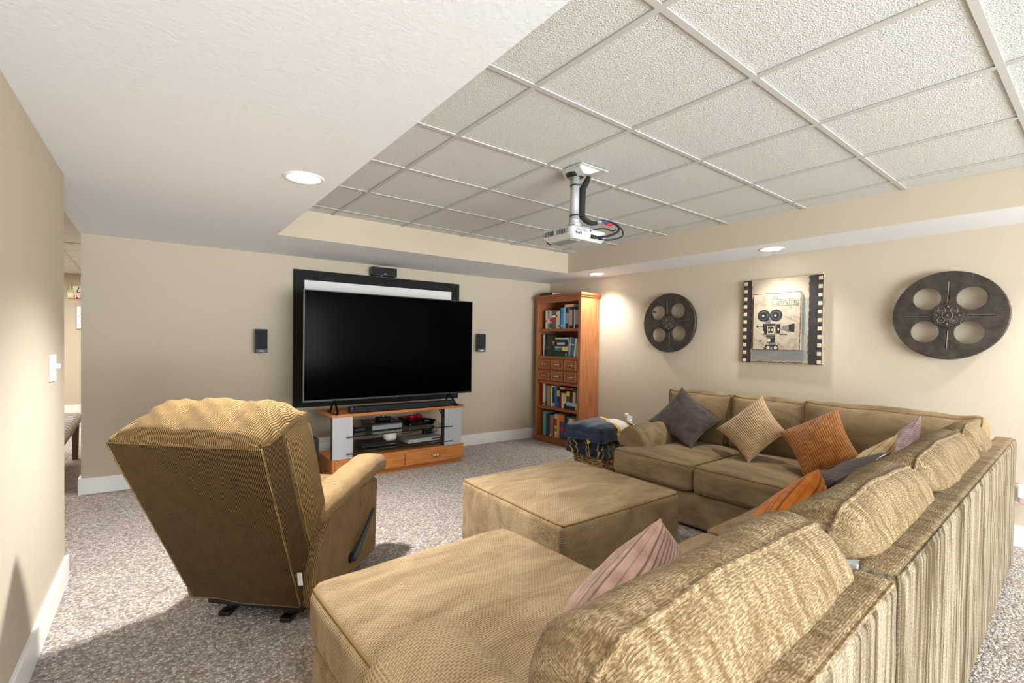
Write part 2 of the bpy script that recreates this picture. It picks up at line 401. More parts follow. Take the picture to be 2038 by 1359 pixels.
# ceiling of the far room
FX = [-2.9, -2.55, -1.94, -1.33, -.72, -.11, .5]; FY = [5.4, 6.0, 6.61, 7.22, 7.83, 8.44, 9.05, 9.66, 10.27, 10.7]
for i in range(6):
    for j in range(9): tile(FX[i], FX[i+1], FY[j], FY[j+1])
for x in FX[1:-1]: tee('grid_runner', x-.012, x+.012, FY[0], FY[-1])
for y in FY[3:4]: tee('grid_runner', FX[0], FX[-1], y-.012, y+.012)

# recessed lights
def can(x, y, watts, label):
    t = empty('recessed_light', label, 'light', (x, y, SOF), group='recessed can lights in the soffit')
    MB().lathe([(.070, -.001), (.092, -.006), (.098, -.002), (.098, .0), (.070, .0)], 32, ring=True).build('trim_ring', M['white_plastic'], t, smooth=True)
    MB().lathe([(.0001, -.0035), (.069, -.0035), (.069, -.001), (.0001, -.001)], 32).build('lens', M['lamp'], t)
    d = bpy.data.lights.new('can_lamp', 'SPOT'); d.energy = watts*6; d.color = (1, .985, .965); d.spot_size = math.radians(122 if x < 2 else 122); d.spot_blend = .85 if x < 2 else 1.0; d.shadow_soft_size = .055
    o = bpy.data.objects.new('can_lamp', d); COL.objects.link(o); o.parent = t; o.location = (0, 0, -.03)
LB = ['lit round recessed light in the wide white soffit on the left', 'lit recessed light in the right soffit above the film strip artwork',
      'lit recessed light in the right soffit near the bookcase corner', 'recessed light in the right soffit behind the camera', 'added unseen recessed light in the left soffit over the camera']  # the last can is an unseen extra, added for its light
for (x, y, w), lb in zip(CAN_SPOTS, LB): can(x, y, w, lb)

# ================================================================== TV WALL
PSI = math.atan2(-.235, 4.962)      # the television wall runs a hair off square
def wy(x): return 5.09-.04736*(x+.362)
def wall_root(name, label, cat, x, z, off=0, group=None):
    return empty(name, label, cat, (x, wy(x)-off, z), PSI, group)
# fixed frame projection screen
t = wall_root('projection_screen', 'white projection screen with wide black velvet border on the wall behind the television', 'screen', 1.19, .595)
w_, h_ = 1.83, 1.36
bw = .098
for nm, a in (('frame_side', (0, bw, 0, h_)), ('frame_side', (w_-bw, w_, 0, h_)), ('frame_rail', (bw, w_-bw, 0, bw)), ('frame_rail', (bw, w_-bw, h_-bw, h_))):
    bx(nm, M['felt'], t, a[0], a[1], -.034, -.001, a[2], a[3], .002)
bx('screen_fabric', M['screen_white'], t, bw, w_-bw, -.02, -.001, bw, h_-bw, 0)
def speaker(label, x, z, w, h, d, rz=0, logo=.3, cx=0):
    t = wall_root('wall_speaker', label, 'speaker', x, z, 0, 'small black wall speakers'); t.rotation_euler = (0, 0, PSI+rz)
    bx('cabinet', M['black'], t, -w/2, w/2, -d, -.03, 0, h, .004)
    bx('bracket', M['black_matte'], t, -.02, .02, -.031, -.001, h*.35, h*.65, .002)
    bx('grille', M['black_matte'], t, -w/2+.005, w/2-.005, -d-.005, -d, .01 if h < w else .035, h-.008, .002)
    bx('emblem', M['white_plastic'], t, -.016, .016, -d-.0066, -d-.001, .016, .023, 0)
speaker('small black upright speaker on the wall left of the projection screen', .905, 1.135, .098, .222, .10)
speaker('small black upright speaker on the wall right of the television, turned sideways', 3.335, 1.15, .098, .222, .12, math.radians(-20))
speaker('black centre speaker lying on top of the projection screen frame', 2.07, 1.958, .27, .088, .12)

# television
TVY = 4.40
t = empty('television', 'large black flat screen television standing on the honey wood media stand', 'television', (2.005, TVY, .602))
W2 = .875
bx('cabinet', M['black'], t, -W2+.02, W2-.02, .012, .055, .13, 1.05, .01)
MB().box(-W2, W2, -.004, .014, .112, .128).box(-W2, W2, -.004, .014, 1.098, 1.106).box(-W2, -W2+.008, -.004, .014, .128, 1.098).box(W2-.008, W2, -.004, .014, .128, 1.098).build('bezel', M['bezel'], t)
bx('screen', M['screen'], t, -W2+.008, W2-.008, -.001, .012, .128, 1.098, 0)
bx('emblem', M['chrome'], t, -.022, .022, -.007, -.003, .117, .124, 0)
for sx in (-1, 1):
    mb = MB(); x = sx*.60
    mb.tube([(x, .02, .125), (x+.01*sx, -.12, .012), (x+.03*sx, -.135, .006)], .011, 6)
    mb.tube([(x, .02, .125), (x+.01*sx, .10, .012), (x+.03*sx, .115, .006)], .011, 6)
    mb.box(x-.02, x+.055*sx+.02, -.15, .12, 0, .008)
    mb.build('foot', M['black_gloss'], t, bevel=.002)
# media stand
t = empty('media_stand', 'honey wood media stand with silver columns, glass shelves and two low drawers', 'media stand', (2.03, 4.28, 0))
bx('top_board', M['oak'], t, -.69, .69, 0, .44, .575, .600, .004)
bx('base_box', M['oak'], t, -.68, .69, .012, .46, .035, .195, .003)
bx('plinth', M['oak'], t, -.66, .67, .03, .45, 0, .036, .002)
for x0, x1 in ((-.655, .005), (.02, .675)):
    d_ = bx('drawer', M['oak'], t, x0, x1, -.006, .012, .052, .178, .003)
    xc = (x0+x1)/2
    MB().tube([(xc-.045, -.006, .118), (xc-.04, -.026, .118), (xc, -.03, .118), (xc+.04, -.026, .118), (xc+.045, -.006, .118)], .0055, 8).build('handle', M['chrome'], d_, smooth=True)
for x0, x1 in ((-.68, -.50), (.455, .655)):
    bx('column', M['silver'], t, x0, x1, .004, .02, .196, .575, .002)
    bx('column_side', M['dark_grey'], t, x0, x0+.015, .02, .06, .196, .575, .002)
    bx('column_side', M['dark_grey'], t, x1-.015, x1, .02, .06, .196, .575, .002)
for z in (.388, .236):
    g = bx('glass_shelf', M['glass'], t, -.56, .54, -.012 if z > .3 else .012, .36, z, z+.008, .001)
    for a, b in ((-.56, -.497), (.452, .54)): bx('shelf_edge', M['glass_edge'], g, a, b, -.014, -.004, z-.001, z+.009, 0)
MB().tube([(.43, .05, .57), (.45, .05, .53)], .006).tube([(.41, .05, .572), (.45, .05, .50)], .005).build('brace', M['black'], t)
bx('support_post', M['black'], t, .436, .454, .03, .05, .196, .575, .002)
# sound bar
t = empty('sound_bar', 'long low black sound bar lying under the television', 'sound bar', (2.06, 4.335, .6005))
softbox('housing', (1.10, .08, .058), .014, M['black'], t, (0, 0, .029), n=6, wr=0)
bx('grille', M['black_matte'], t, -.53, .53, -.0425, -.038, .008, .048, .002)
bx('status_light', M['white_plastic'], t, -.535, -.53, -.0415, -.039, .048, .052, 0)
# subwoofer
t = empty('subwoofer', 'black cube subwoofer on the carpet left of the media stand', 'speaker', (1.06, 4.30, 0))
bx('cabinet', M['black'], t, -.18, .18, 0, .42, .02, .405, .006)
bx('grille', M['black_matte'], t, -.165, .165, -.012, 0, .03, .39, .004)
for x in (-.14, .14):
    for y in (.05, .37): MB().lathe([(.018, 0), (.02, .02)], 12).build('foot', M['black_matte'], t, loc=(x, y, 0))
# floor register by the baseboard
t = wall_root('wall_vent', 'white louvred vent low on the wall between subwoofer and media stand', 'vent', 1.43, .135, 0)
bx('frame', M['trim'], t, -.10, .12, -.02, -.001, 0, .14, .003)
for k in range(7): bx('louver', M['trim'], t, -.085, .105, -.027, -.02, .012+k*.018, .022+k*.018, .001)
# things on the glass shelves
def dev(name, label, cat, loc, rz=0, group=None): return empty(name, label, cat, loc, rz, group)
ZS, ZL = .3965, .2445
t = dev('cable_box', 'grey fronted media box with black top on the upper glass shelf', 'electronics', (1.93, 4.42, ZS), math.radians(2))
bx('body', M['dark_grey'], t, -.17, .15, 0, .26, .004, .072, .004); bx('front_panel', M['grey_plastic'], t, -.165, .145, -.004, 0, .01, .05, .001); bx('top_panel', M['black_gloss'], t, -.172, .152, -.006, .262, .064, .076, .002)
for x in (-.14, .12): bx('foot', M['black'], t, x-.012, x+.012, .03, .06, 0, .004, 0)
def gamepad(name, label, mat, loc, rz):
    t = dev(name, label, 'controller', loc, rz, 'game controllers')
    softbox('shell', (.10, .06, .03), .013, mat, t, (0, 0, .022), n=4, wr=0)
    for s in (-1, 1):
        MB().tube([(s*.05, -.005, .024), (s*.062, -.04, .022), (s*.066, -.075, .016)], [.02, .018, .012], 10).build('grip', mat, t, smooth=True)
        MB().lathe([(.009, 0), (.007, .006), (.011, .01), (.011, .013)], 12).build('thumb_stick', M['black_matte'], t, loc=(s*.022, -.018, .034))
        MB().box(s*.035-.014, s*.035+.014, .022, .036, .014, .03).build('trigger', M['black_matte'], t, bevel=.003)
gamepad('game_controller', 'black game controller lying on the grey media box', M['black'], (1.92, 4.52, ZS+.0745), math.radians(160))
t = dev('game_console', 'black game console with curved lid on the upper glass shelf', 'game console', (2.32, 4.45, ZS), math.radians(3))
prof = [(-.15, .0), (.13, .0), (.145, .02), (.145, .032), (.17, .036), (.15, .046), (.09, .062), (0, .07), (-.15, .066)]
MB().prism(prof, lambda p, a: (p[0], a, p[1]+.003), .0, .25).build('body', M['black_gloss'], t, bevel=.003)
bx('disc_slot', M['dark_grey'], t, -.05, .09, -.003, .001, .030, .034, 0); bx('emblem', M['grey_plastic'], t, .02, .07, -.002, .001, .045, .05, 0)
gamepad('game_controller', 'red game controller lying on the black game console', M['red_plastic'], (2.30, 4.55, ZS+.062), math.radians(200))
t = dev('receiver_puck', 'small black gadget at the left end of the upper glass shelf', 'electronics', (1.66, 4.50, ZS))
softbox('body', (.12, .09, .035), .012, M['black'], t, (0, 0, .0175), n=4, wr=0); bx('antenna', M['black'], t, -.03, .05, -.01, .0, .034, .045, .003)
t = dev('set_top_box', 'flat black set top box on the lower glass shelf, under the white speaker', 'electronics', (1.83, 4.39, ZL))
bx('body', M['black'], t, -.17, .19, 0, .22, .004, .045, .004); bx('front_panel', M['black_gloss'], t, -.165, .185, -.004, 0, .008, .04, .002); bx('label_strip', M['grey_plastic'], t, .10, .16, -.005, 0, .014, .018, 0)
t = dev('smart_speaker', 'rounded white smart speaker on the flat black box', 'speaker', (1.95, 4.43, ZL+.0445))
softbox('body', (.115, .095, .085), .03, M['white_plastic'], t, (0, 0, .0425), n=5, bulge=(.006, .006, 0), wr=0)
bx('base', M['grey_plastic'], t, -.045, .045, -.035, .035, -.0005, .004, 0)
t = dev('dvd_player', 'slim silver disc player on the lower glass shelf', 'disc player', (2.31, 4.35, ZL), math.radians(4))
bx('body', M['grey_plastic'], t, -.21, .20, 0, .24, .006, .042, .003); bx('front_panel', M['grey_metal'], t, -.21, .20, -.008, 0, .006, .042, .002)
bx('disc_tray', M['black_gloss'], t, .06, .17, -.010, -.006, .022, .032, .001); MB().lathe([(.008, -.004), (.008, .004)], 14, lambda r, a, z: (r*math.cos(a), z, r*math.sin(a))).build('button', M['chrome'], t, loc=(-.17, -.009, .024))
for x in (-.17, .16): bx('foot', M['black'], t, x-.012, x+.012, .03, .06, 0, .007, 0)
t = dev('power_adapter', 'black power adapter with coiled cable behind the silver disc player', 'electronics', (2.42, 4.545, ZL+.0415), math.radians(15))
softbox('brick', (.12, .05, .045), .012, M['black'], t, (0, 0, .024), n=4, wr=0)
for k in range(3):
    MB().tube([(.075+.018*k, .03*math.cos(a), .03+.03*math.sin(a)) for a in np.linspace(0, 2*math.pi, 14)[:-1]], .004, 6, True).build('cable_loop', M['black_matte'] if k != 1 else M['white_plastic'], t, smooth=True)
def cable(name, label, pts, r=.004, mat=None):
    P = [Vector(p) for p in pts]; out = []
    for i in range(len(P)-1):
        a, b, c, d = P[max(i-1, 0)], P[i], P[i+1], P[min(i+2, len(P)-1)]
        for k in range(6):
            s = k/6; out.append(.5*((2*b)+(c-a)*s+(2*a-5*b+4*c-d)*s*s+(3*b-a-3*c+d)*s**3))
    out.append(P[-1])
    return tag(MB().tube(out, r, 6).build(name, mat or M['black_matte'], None, smooth=True), label, 'cable')
cable('cable', 'thin black cable hanging behind the silver disc player', [(2.2, 4.68, .41), (2.16, 4.66, .33), (2.2, 4.63, .30), (2.34, 4.66, .30), (2.47, 4.67, .31), (2.55, 4.66, .27), (2.6, 4.7, .26)])
cable('cable', 'thin dark cable looping down below the grey media box', [(2.02, 4.70, .40), (2.06, 4.69, .34), (2.12, 4.68, .30), (2.15, 4.69, .26)])

# ================================================================== BOOKCASE AND BOOKS
BX, BY = 4.13, 4.355
t = empty('bookcase', 'tall cherry wood bookcase with six small drawers standing in the far corner', 'bookcase', (BX, BY, 0))
HW = .402; HT = 1.88; D = .308
for y in (-HW, HW-.028): bx('side_panel', M['wood'], t, .0, D, y, y+.028, .07, 1.83, .002)
bx('back_panel', M['wood_dk'], t, D-.008, D, -HW+.028, HW-.028, .07, 1.83, 0)
for y in (-HW, HW-.042): bx('face_stile', M['wood'], t, -.014, .0, y, y+.042, .07, 1.83, .002)
bx('top_rail', M['wood_h'], t, -.014, .004, -HW+.042, HW-.042, 1.78, 1.83, .002)
bx('crown', M['wood_h'], t, -.034, D, -HW-.022, HW+.022, 1.848, HT, .006); bx('crown_moulding', M['wood_h'], t, -.024, D, -HW-.012, HW+.012, 1.828, 1.85, .004)
bx('base', M['wood_h'], t, -.03, D, -HW-.015, HW+.015, 0, .075, .005)
for z in (.425, 1.072, 1.418): bx('shelf', M['wood_h'], t, -.010, D-.01, -HW+.03, HW-.03, z, z+.034, .002)
bx('shelf', M['wood_h'], t, -.012, D-.01, -HW+.03, HW-.03, .75, .782, .002)
bx('drawer_divider', M['wood_dk'], t, .012, D-.01, -HW+.03, HW-.03, .782, 1.072, 0)
for zi, (z0, z1) in enumerate(((.79, .922), (.934, 1.066))):
    for k in range(3):
        y1 = HW-.045-k*.238; y0 = y1-.228
        d_ = bx('drawer', M['wood_h'], t, -.008, .014, y0, y1, z0, z1, .003)
        for a in ((y0+.012, y1-.012, z0+.012, z0+.026), (y0+.012, y1-.012, z1-.026, z1-.012), (y0+.012, y0+.028, z0+.026, z1-.026), (y1-.028, y1-.012, z0+.026, z1-.026)):
            bx('drawer_moulding', M['wood'], d_, -.014, -.007, a[0], a[1], a[2], a[3], .002)
        yc = (y0+y1)/2; zc = (z0+z1)/2
        MB().tube([(-.008, yc-.045, zc), (-.026, yc-.035, zc), (-.03, yc, zc-.002), (-.026, yc+.035, zc), (-.008, yc+.045, zc)], .0065, 8).build('handle', M['chrome'], d_, smooth=True)
for y, z in ((.06, 1.30), (.06, .33), (.24, 1.3)): MB().lathe([(.0035, 0), (.0035, -.0008)], 10, lambda r, a, zz: (r*math.cos(a), zz, r*math.sin(a))).build('screw_cover', M['wood_dk'], t, loc=(y, -HW-.0002, z))
PAGE = plain('book_pages', rgb(226, 216, 196), .9)
bcol = {}
def bm(c):
    if c not in bcol: bcol[c] = plain('book_cloth_%d_%d_%d' % c, rgb(*c), .55)
    return bcol[c]
def book(label, yc, th, h, z, col, band=None, depth=.16, xf=.03, tilt=0, flat=False, group=None, wid=None):
    o = MB()
    if not flat:
        o.box(0, .004, -th/2, th/2, 0, h).box(.004, depth, -th/2, -th/2+.002, 0, h).box(.004, depth, th/2-.002, th/2, 0, h)
        pg = (.005, depth-.004, -th/2+.002, th/2-.002, .004, h-.004); bd = lambda a, b: (-.0006, .0005, -th/2+.001, th/2-.001, a*h, b*h)
    else:   # lying on its side, spine to the room; h is its length along the shelf, th its thickness
        o.box(0, .004, -h/2, h/2, 0, th).box(.004, depth, -h/2, h/2, 0, .002).box(.004, depth, -h/2, h/2, th-.002, th)
        pg = (.005, depth-.004, -h/2+.004, h/2-.004, .002, th-.002); bd = lambda a, b: (-.0006, .0005, h*(a-.5), h*(b-.5), .001, th-.001)
    r = o.build('book', bm(col), None, loc=(BX+xf, yc, z), rot=(tilt, 0, 0))
    tag(r, label, 'book', None, None); r['group'] = group
    bx('pages', PAGE, r, *pg, 0)
    for (a, b, c) in (band or ()): bx('spine_band', bm(c), r, *bd(a, b), 0)
    return r
def py(px): return 4.72-(px-1072)*.0090
WHT = (226, 222, 214); BLK = (26, 26, 30); CRM = (214, 196, 160); NVY = (28, 40, 66)
G1 = 'books on the top shelf of the bookcase'; Z1 = 1.453
def row(shelf, group, z, items, ppx, ox):
    for (d, a, b, h, col, band) in items:
        ya, yb = py(ox+a/ppx), py(ox+b/ppx)
        book(d, (ya+yb)/2, abs(ya-yb)-.0008, h, z, col, band, group=group, xf=.028+.012*random.random())
row(1, G1, Z1, [
 ('white book with orange band, first on the left of the top shelf', 220, 262, .235, WHT, [(.35, .5, (214, 120, 60))]),
 ('grey green book, second from the left on the top shelf', 262, 300, .24, (132, 142, 132), [(.3, .55, WHT)]),
 ('white book with red spot, third from the left on the top shelf', 300, 345, .23, (206, 198, 190), [(.4, .6, (196, 40, 52)), (.05, .3, (60, 60, 62))]),
 ('dark grey book with red band beside the cream books on the top shelf', 345, 430, .235, (92, 92, 90), [(.42, .62, (190, 44, 54)), (.62, .72, WHT)]),
 ('cream paperback, left of the two cream ones on the top shelf', 430, 462, .215, CRM, [(.7, .8, (150, 120, 70))]),
 ('pale cream paperback touching the dark blue book on the top shelf', 465, 505, .225, (222, 206, 168), [(.1, .2, (140, 110, 70))]),
 ('dark blue book left of the cyan one on the top shelf', 507, 522, .235, (36, 52, 92), None),
 ('bright cyan blue thick book on the top shelf', 522, 580, .262, (52, 158, 206), [(.1, .16, WHT)]),
 ('light blue book right of the cyan one on the top shelf', 580, 610, .262, (150, 196, 222), None),
 ('black book with white lettering right of the light blue one on the top shelf', 612, 672, .255, BLK, [(.25, .75, (150, 150, 150))]),
 ('slim grey book in the middle of the black ones on the top shelf', 673, 692, .25, (150, 146, 140), None),
 ('black and pink book under the peach book on the top shelf', 695, 748, .25, (42, 34, 36), [(.15, .9, (196, 160, 150))]),
 ('dark book just left of the slim white one on the top shelf', 748, 764, .24, (48, 44, 46), None),
 ('slim white book under the blue book on the top shelf', 765, 790, .235, WHT, None),
 ('black book with grey white title under the blue book on the top shelf', 791, 862, .245, BLK, [(.2, .9, (168, 164, 160))]),
 ('plain black book, second from the right on the top shelf', 863, 900, .24, (30, 30, 36), [(.55, .62, (170, 170, 170))]),
 ('tan book standing last on the right of the top shelf', 902, 935, .225, (206, 172, 128), None)], 9.71, 1060)
book('peach coloured book lying flat over the middle of the top shelf row', py(1060+683/9.71), .032, .155, Z1+.2635, (222, 160, 112), [(.1, .9, (234, 180, 140))], flat=True, group=G1)
book('dusty blue book lying flat at the right over the top shelf row', py(1060+862/9.71), .038, .14, Z1+.2635-.007, (74, 92, 124), [(.75, 1, (56, 110, 170))], flat=True, group=G1)
G2 = 'books and albums on the second shelf'; Z2 = 1.1065
def r2(d, a, b, h, col, band=None, tilt=0, **k):
    ya, yb = py(1060+a/9.71), py(1060+b/9.71); book(d, (ya+yb)/2, abs(ya-yb)-.0008, h, Z2, col, band, tilt=tilt, group=G2, **k)
r2('thin white book, first on the left of the second shelf', 182, 204, .275, (206, 204, 198))
r2('large black photo album at the left of the second shelf', 206, 262, .285, (34, 32, 32), [(.3, .7, (52, 46, 44))], depth=.22)
r2('dark green album right of the large black one', 263, 318, .272, (40, 50, 44), [(.35, .4, (80, 80, 70))], depth=.2)
r2('dark brown album touching the stack of flat books', 319, 372, .262, (50, 38, 34), None, depth=.2)
r2('short black book with gold end beside the stack', 373, 412, .2, (34, 30, 30), [(.75, .95, (196, 150, 60))])
zz = Z2
for d, th, h, c, bnd in [
  ('dark teal book at the bottom of the flat stack on the second shelf', .042, .235, (30, 62, 70), [(.1, .2, (150, 160, 160))]),
  ('black book in the flat stack, just over the dark teal one', .026, .235, (36, 38, 44), None),
  ('book with yellow and teal spine in the flat stack', .036, .238, (34, 120, 116), [(0, .42, (232, 200, 60))]),
  ('slim white book with orange label in the flat stack', .018, .235, WHT, [(.45, .75, (220, 140, 80))]),
  ('dark purple book in the flat stack, below the white lettered one', .022, .228, (52, 44, 60), None),
  ('black book with white lettering in the flat stack', .03, .232, BLK, [(.25, .85, (200, 200, 200))]),
  ('navy blue book in the flat stack, second from its top', .04, .232, (36, 44, 78), None),
  ('book with lime yellow and pale blue spine topping the flat stack', .02, .22, (196, 204, 60), [(0, .35, (176, 208, 230))])]:
    book(d, py(1060+545/9.71), th-.0005, h, zz, c, bnd, flat=True, group=G2, xf=.025+.01*random.random()); zz += th
for d, a, b, h, c in [
  ('lavender grey book leaning against the flat stack on the second shelf', 674, 708, .235, (168, 160, 178)),
  ('teal blue book leaning right of the lavender one', 716, 770, .23, (44, 118, 140)),
  ('white book leaning beside the teal one on the second shelf', 772, 812, .225, (228, 222, 212)),
  ('pale green cream book leaning between white and red ones', 820, 858, .22, (206, 208, 174)),
  ('salmon red book leaning at the right end of the second shelf', 868, 905, .21, (204, 98, 82))]:
    ya, yb = py(1060+a/9.71), py(1060+b/9.71)
    book(d, (ya+yb)/2, abs(ya-yb)-.008, h, Z2+.0025, c, [(.6, .68, WHT)], tilt=math.radians(7.5), group=G2)
G3 = 'books on the shelf below the drawers'; Z3 = .4595
row(3, G3, Z3, [
 ('tall dark red book, first on the left below the drawers', 140, 176, .3, (150, 24, 34), None),
 ('tall white book second from the left below the drawers', 178, 212, .285, (222, 220, 216), [(.05, .12, (150, 30, 40))]),
 ('tall grey and black book third from the left below the drawers', 213, 262, .285, (62, 62, 66), [(.2, .9, (120, 118, 118))]),
 ('tan brown book left of the green one below the drawers', 264, 304, .265, (190, 136, 84), None),
 ('green book between the tan and white ones below the drawers', 305, 331, .26, (96, 134, 48), None),
 ('slim white book right of the green one below the drawers', 332, 356, .265, (232, 230, 226), None),
 ('black book with pink foot left of the blue one below the drawers', 357, 392, .25, (30, 28, 32), [(.02, .2, (230, 180, 200))]),
 ('bright blue book with orange top below the drawers', 393, 444, .25, (30, 112, 190), [(.93, 1, (200, 90, 40))]),
 ('black book with yellow panel right of the blue one below the drawers', 446, 494, .235, (40, 42, 40), [(.6, .92, (222, 182, 50)), (.02, .3, (88, 60, 140))]),
 ('maroon book left of the cream one below the drawers', 496, 527, .2, (120, 26, 46), None),
 ('cream book right of the maroon one below the drawers', 528, 562, .19, (222, 208, 180), None),
 ('dark book just left of the flat pair below the drawers', 564, 606, .21, (48, 42, 38), [(.3, .9, (214, 200, 170))])], 9.058, 1060)
zz = Z3
for d, th, c, bnd in [('black book with yellow end at the bottom of the flat pair below the drawers', .042, (34, 40, 46), [(.0, .4, (232, 190, 50))]),
                      ('pale blue and white book on top of the flat pair below the drawers', .045, (176, 198, 222), [(0, .25, WHT)])]:
    book(d, py(1060+742/9.058), th-.0005, .245, zz, c, bnd, flat=True, group=G3); zz += th
def r3(d, a, b, h, col, band=None):
    ya, yb = py(1060+a/9.058), py(1060+b/9.058); book(d, (ya+yb)/2, abs(ya-yb)-.0008, h, Z3+.0873, col, band, group=G3)
for it in [('brown book with yellow cover patch standing on the flat pair', 612, 676, .135, (116, 84, 52), [(.55, .95, (230, 210, 70))]),
           ('black book right of the yellow patched one, standing on the flat pair', 678, 722, .13, (34, 34, 38), None),
           ('small cream book standing on the flat pair', 724, 757, .13, (220, 196, 160), None),
           ('small grey book standing on the flat pair beside the cream one', 758, 786, .125, (120, 124, 128), None),
           ('small navy book standing on the flat pair', 787, 832, .13, (40, 50, 92), None),
           ('small white book at the right end, standing on the flat pair', 833, 862, .13, (216, 212, 208), None)]: r3(*it)
book('dark red book lying flat over the small standing books below the drawers', py(1060+590/9.058), .028, .19, Z3+.2365, (160, 26, 46), [(.55, 1, (214, 190, 180))], flat=True, group=G3)
book('dark green book lying flat at the right, high under the drawers', py(1060+792/9.058), .036, .15, Z3+.2205, (34, 72, 62), None, flat=True, group=G3)
G4 = 'books on the bottom shelf of the bookcase'; Z4 = .0757
row(4, G4, Z4, [
 ('light teal book, first on the left of the bottom shelf', 185, 243, .305, (96, 160, 172), [(.1, .35, (60, 170, 180))]),
 ('dark olive book second from the left on the bottom shelf', 246, 290, .285, (66, 66, 46), None),
 ('dark teal book third from the left on the bottom shelf', 291, 318, .29, (24, 60, 78), None),
 ('violet book left of the orange brown one on the bottom shelf', 319, 346, .275, (130, 108, 158), [(0, .12, WHT)]),
 ('orange brown book on the bottom shelf', 347, 384, .275, (196, 116, 62), None),
 ('black book right of the orange brown one on the bottom shelf', 385, 398, .27, (28, 28, 30), None),
 ('white and red speckled book on the bottom shelf', 399, 446, .295, (206, 196, 190), [(.5, .8, (150, 60, 70)), (.25, .4, (110, 120, 90))]),
 ('golden yellow book on the bottom shelf', 450, 494, .295, (226, 168, 52), None),
 ('multicoloured book with orange top beside the golden one', 496, 584, .3, (70, 74, 120), [(.72, 1, (222, 116, 50)), (.3, .5, (160, 60, 110))]),
 ('dark slate book in the middle of the bottom shelf', 588, 626, .295, (52, 60, 84), None),
 ('teal and white book behind the blanket on the bottom shelf', 630, 662, .29, (70, 170, 160), [(.5, .8, WHT)]),
 ('white and red book behind the blanket on the bottom shelf', 665, 722, .275, (224, 212, 200), [(.6, .8, (200, 70, 70))]),
 ('tan book behind the blanket on the bottom shelf', 724, 766, .27, (206, 170, 116), None),
 ('pale teal book at the right end of the bottom shelf', 768, 830, .265, (110, 176, 170), None)], 9.058, 1060)
r = book('black book with dark red cover lying on top of the bookcase', 4.60, .035, .23, HT+.0003, (30, 26, 30), None, flat=True, depth=.22, xf=.01)
bx('cover_top', bm((120, 30, 40)), r, .0, .22, -.115, .115, .035, .038, 0); r['group'] = 'books lying about the bookcase'

# ================================================================== RIGHT WALL
def wx(y): return 4.485-.00595*(y+1.75)
def rw(name, label, cat, y, z, group=None): return empty(name, label, cat, (wx(y), y, z), -math.pi/2, group)
def flat_curve(name, loops, ext, bev, mat, parent, loc, rot):
    cu = bpy.data.curves.new(name, 'CURVE'); cu.dimensions = '2D'; cu.fill_mode = 'BOTH'; cu.extrude = ext; cu.bevel_depth = bev; cu.bevel_resolution = 1
    for lp in loops:
        s = cu.splines.new('POLY'); s.points.add(len(lp)-1); s.use_cyclic_u = True
        for p, q in zip(s.points, lp): p.co = (q[0], q[1], 0, 1)
    tmp = bpy.data.objects.new('tmp', cu); COL.objects.link(tmp)
    dg = bpy.context.evaluated_depsgraph_get(); me = bpy.data.meshes.new_from_object(tmp.evaluated_get(dg)); bpy.data.objects.remove(tmp)
    me.name = name; me.materials.clear(); me.materials.append(mat)
    o = bpy.data.objects.new(name, me); COL.objects.link(o); o.parent = parent; o.location = loc; o.rotation_euler = rot; return o
def circ(cx, cy, r, n=40): return [(cx+r*math.cos(2*math.pi*k/n), cy+r*math.sin(2*math.pi*k/n)) for k in range(n)]
UPR = (math.pi/2, 0, 0)
def font_mesh(cu):
    tmp = bpy.data.objects.new('tmp', cu); COL.objects.link(tmp); dg = bpy.context.evaluated_depsgraph_get()
    me = bpy.data.meshes.new_from_object(tmp.evaluated_get(dg)); bpy.data.objects.remove(tmp); me.name = 'lettering'
    o = bpy.data.objects.new('lettering', me); COL.objects.link(o); return o
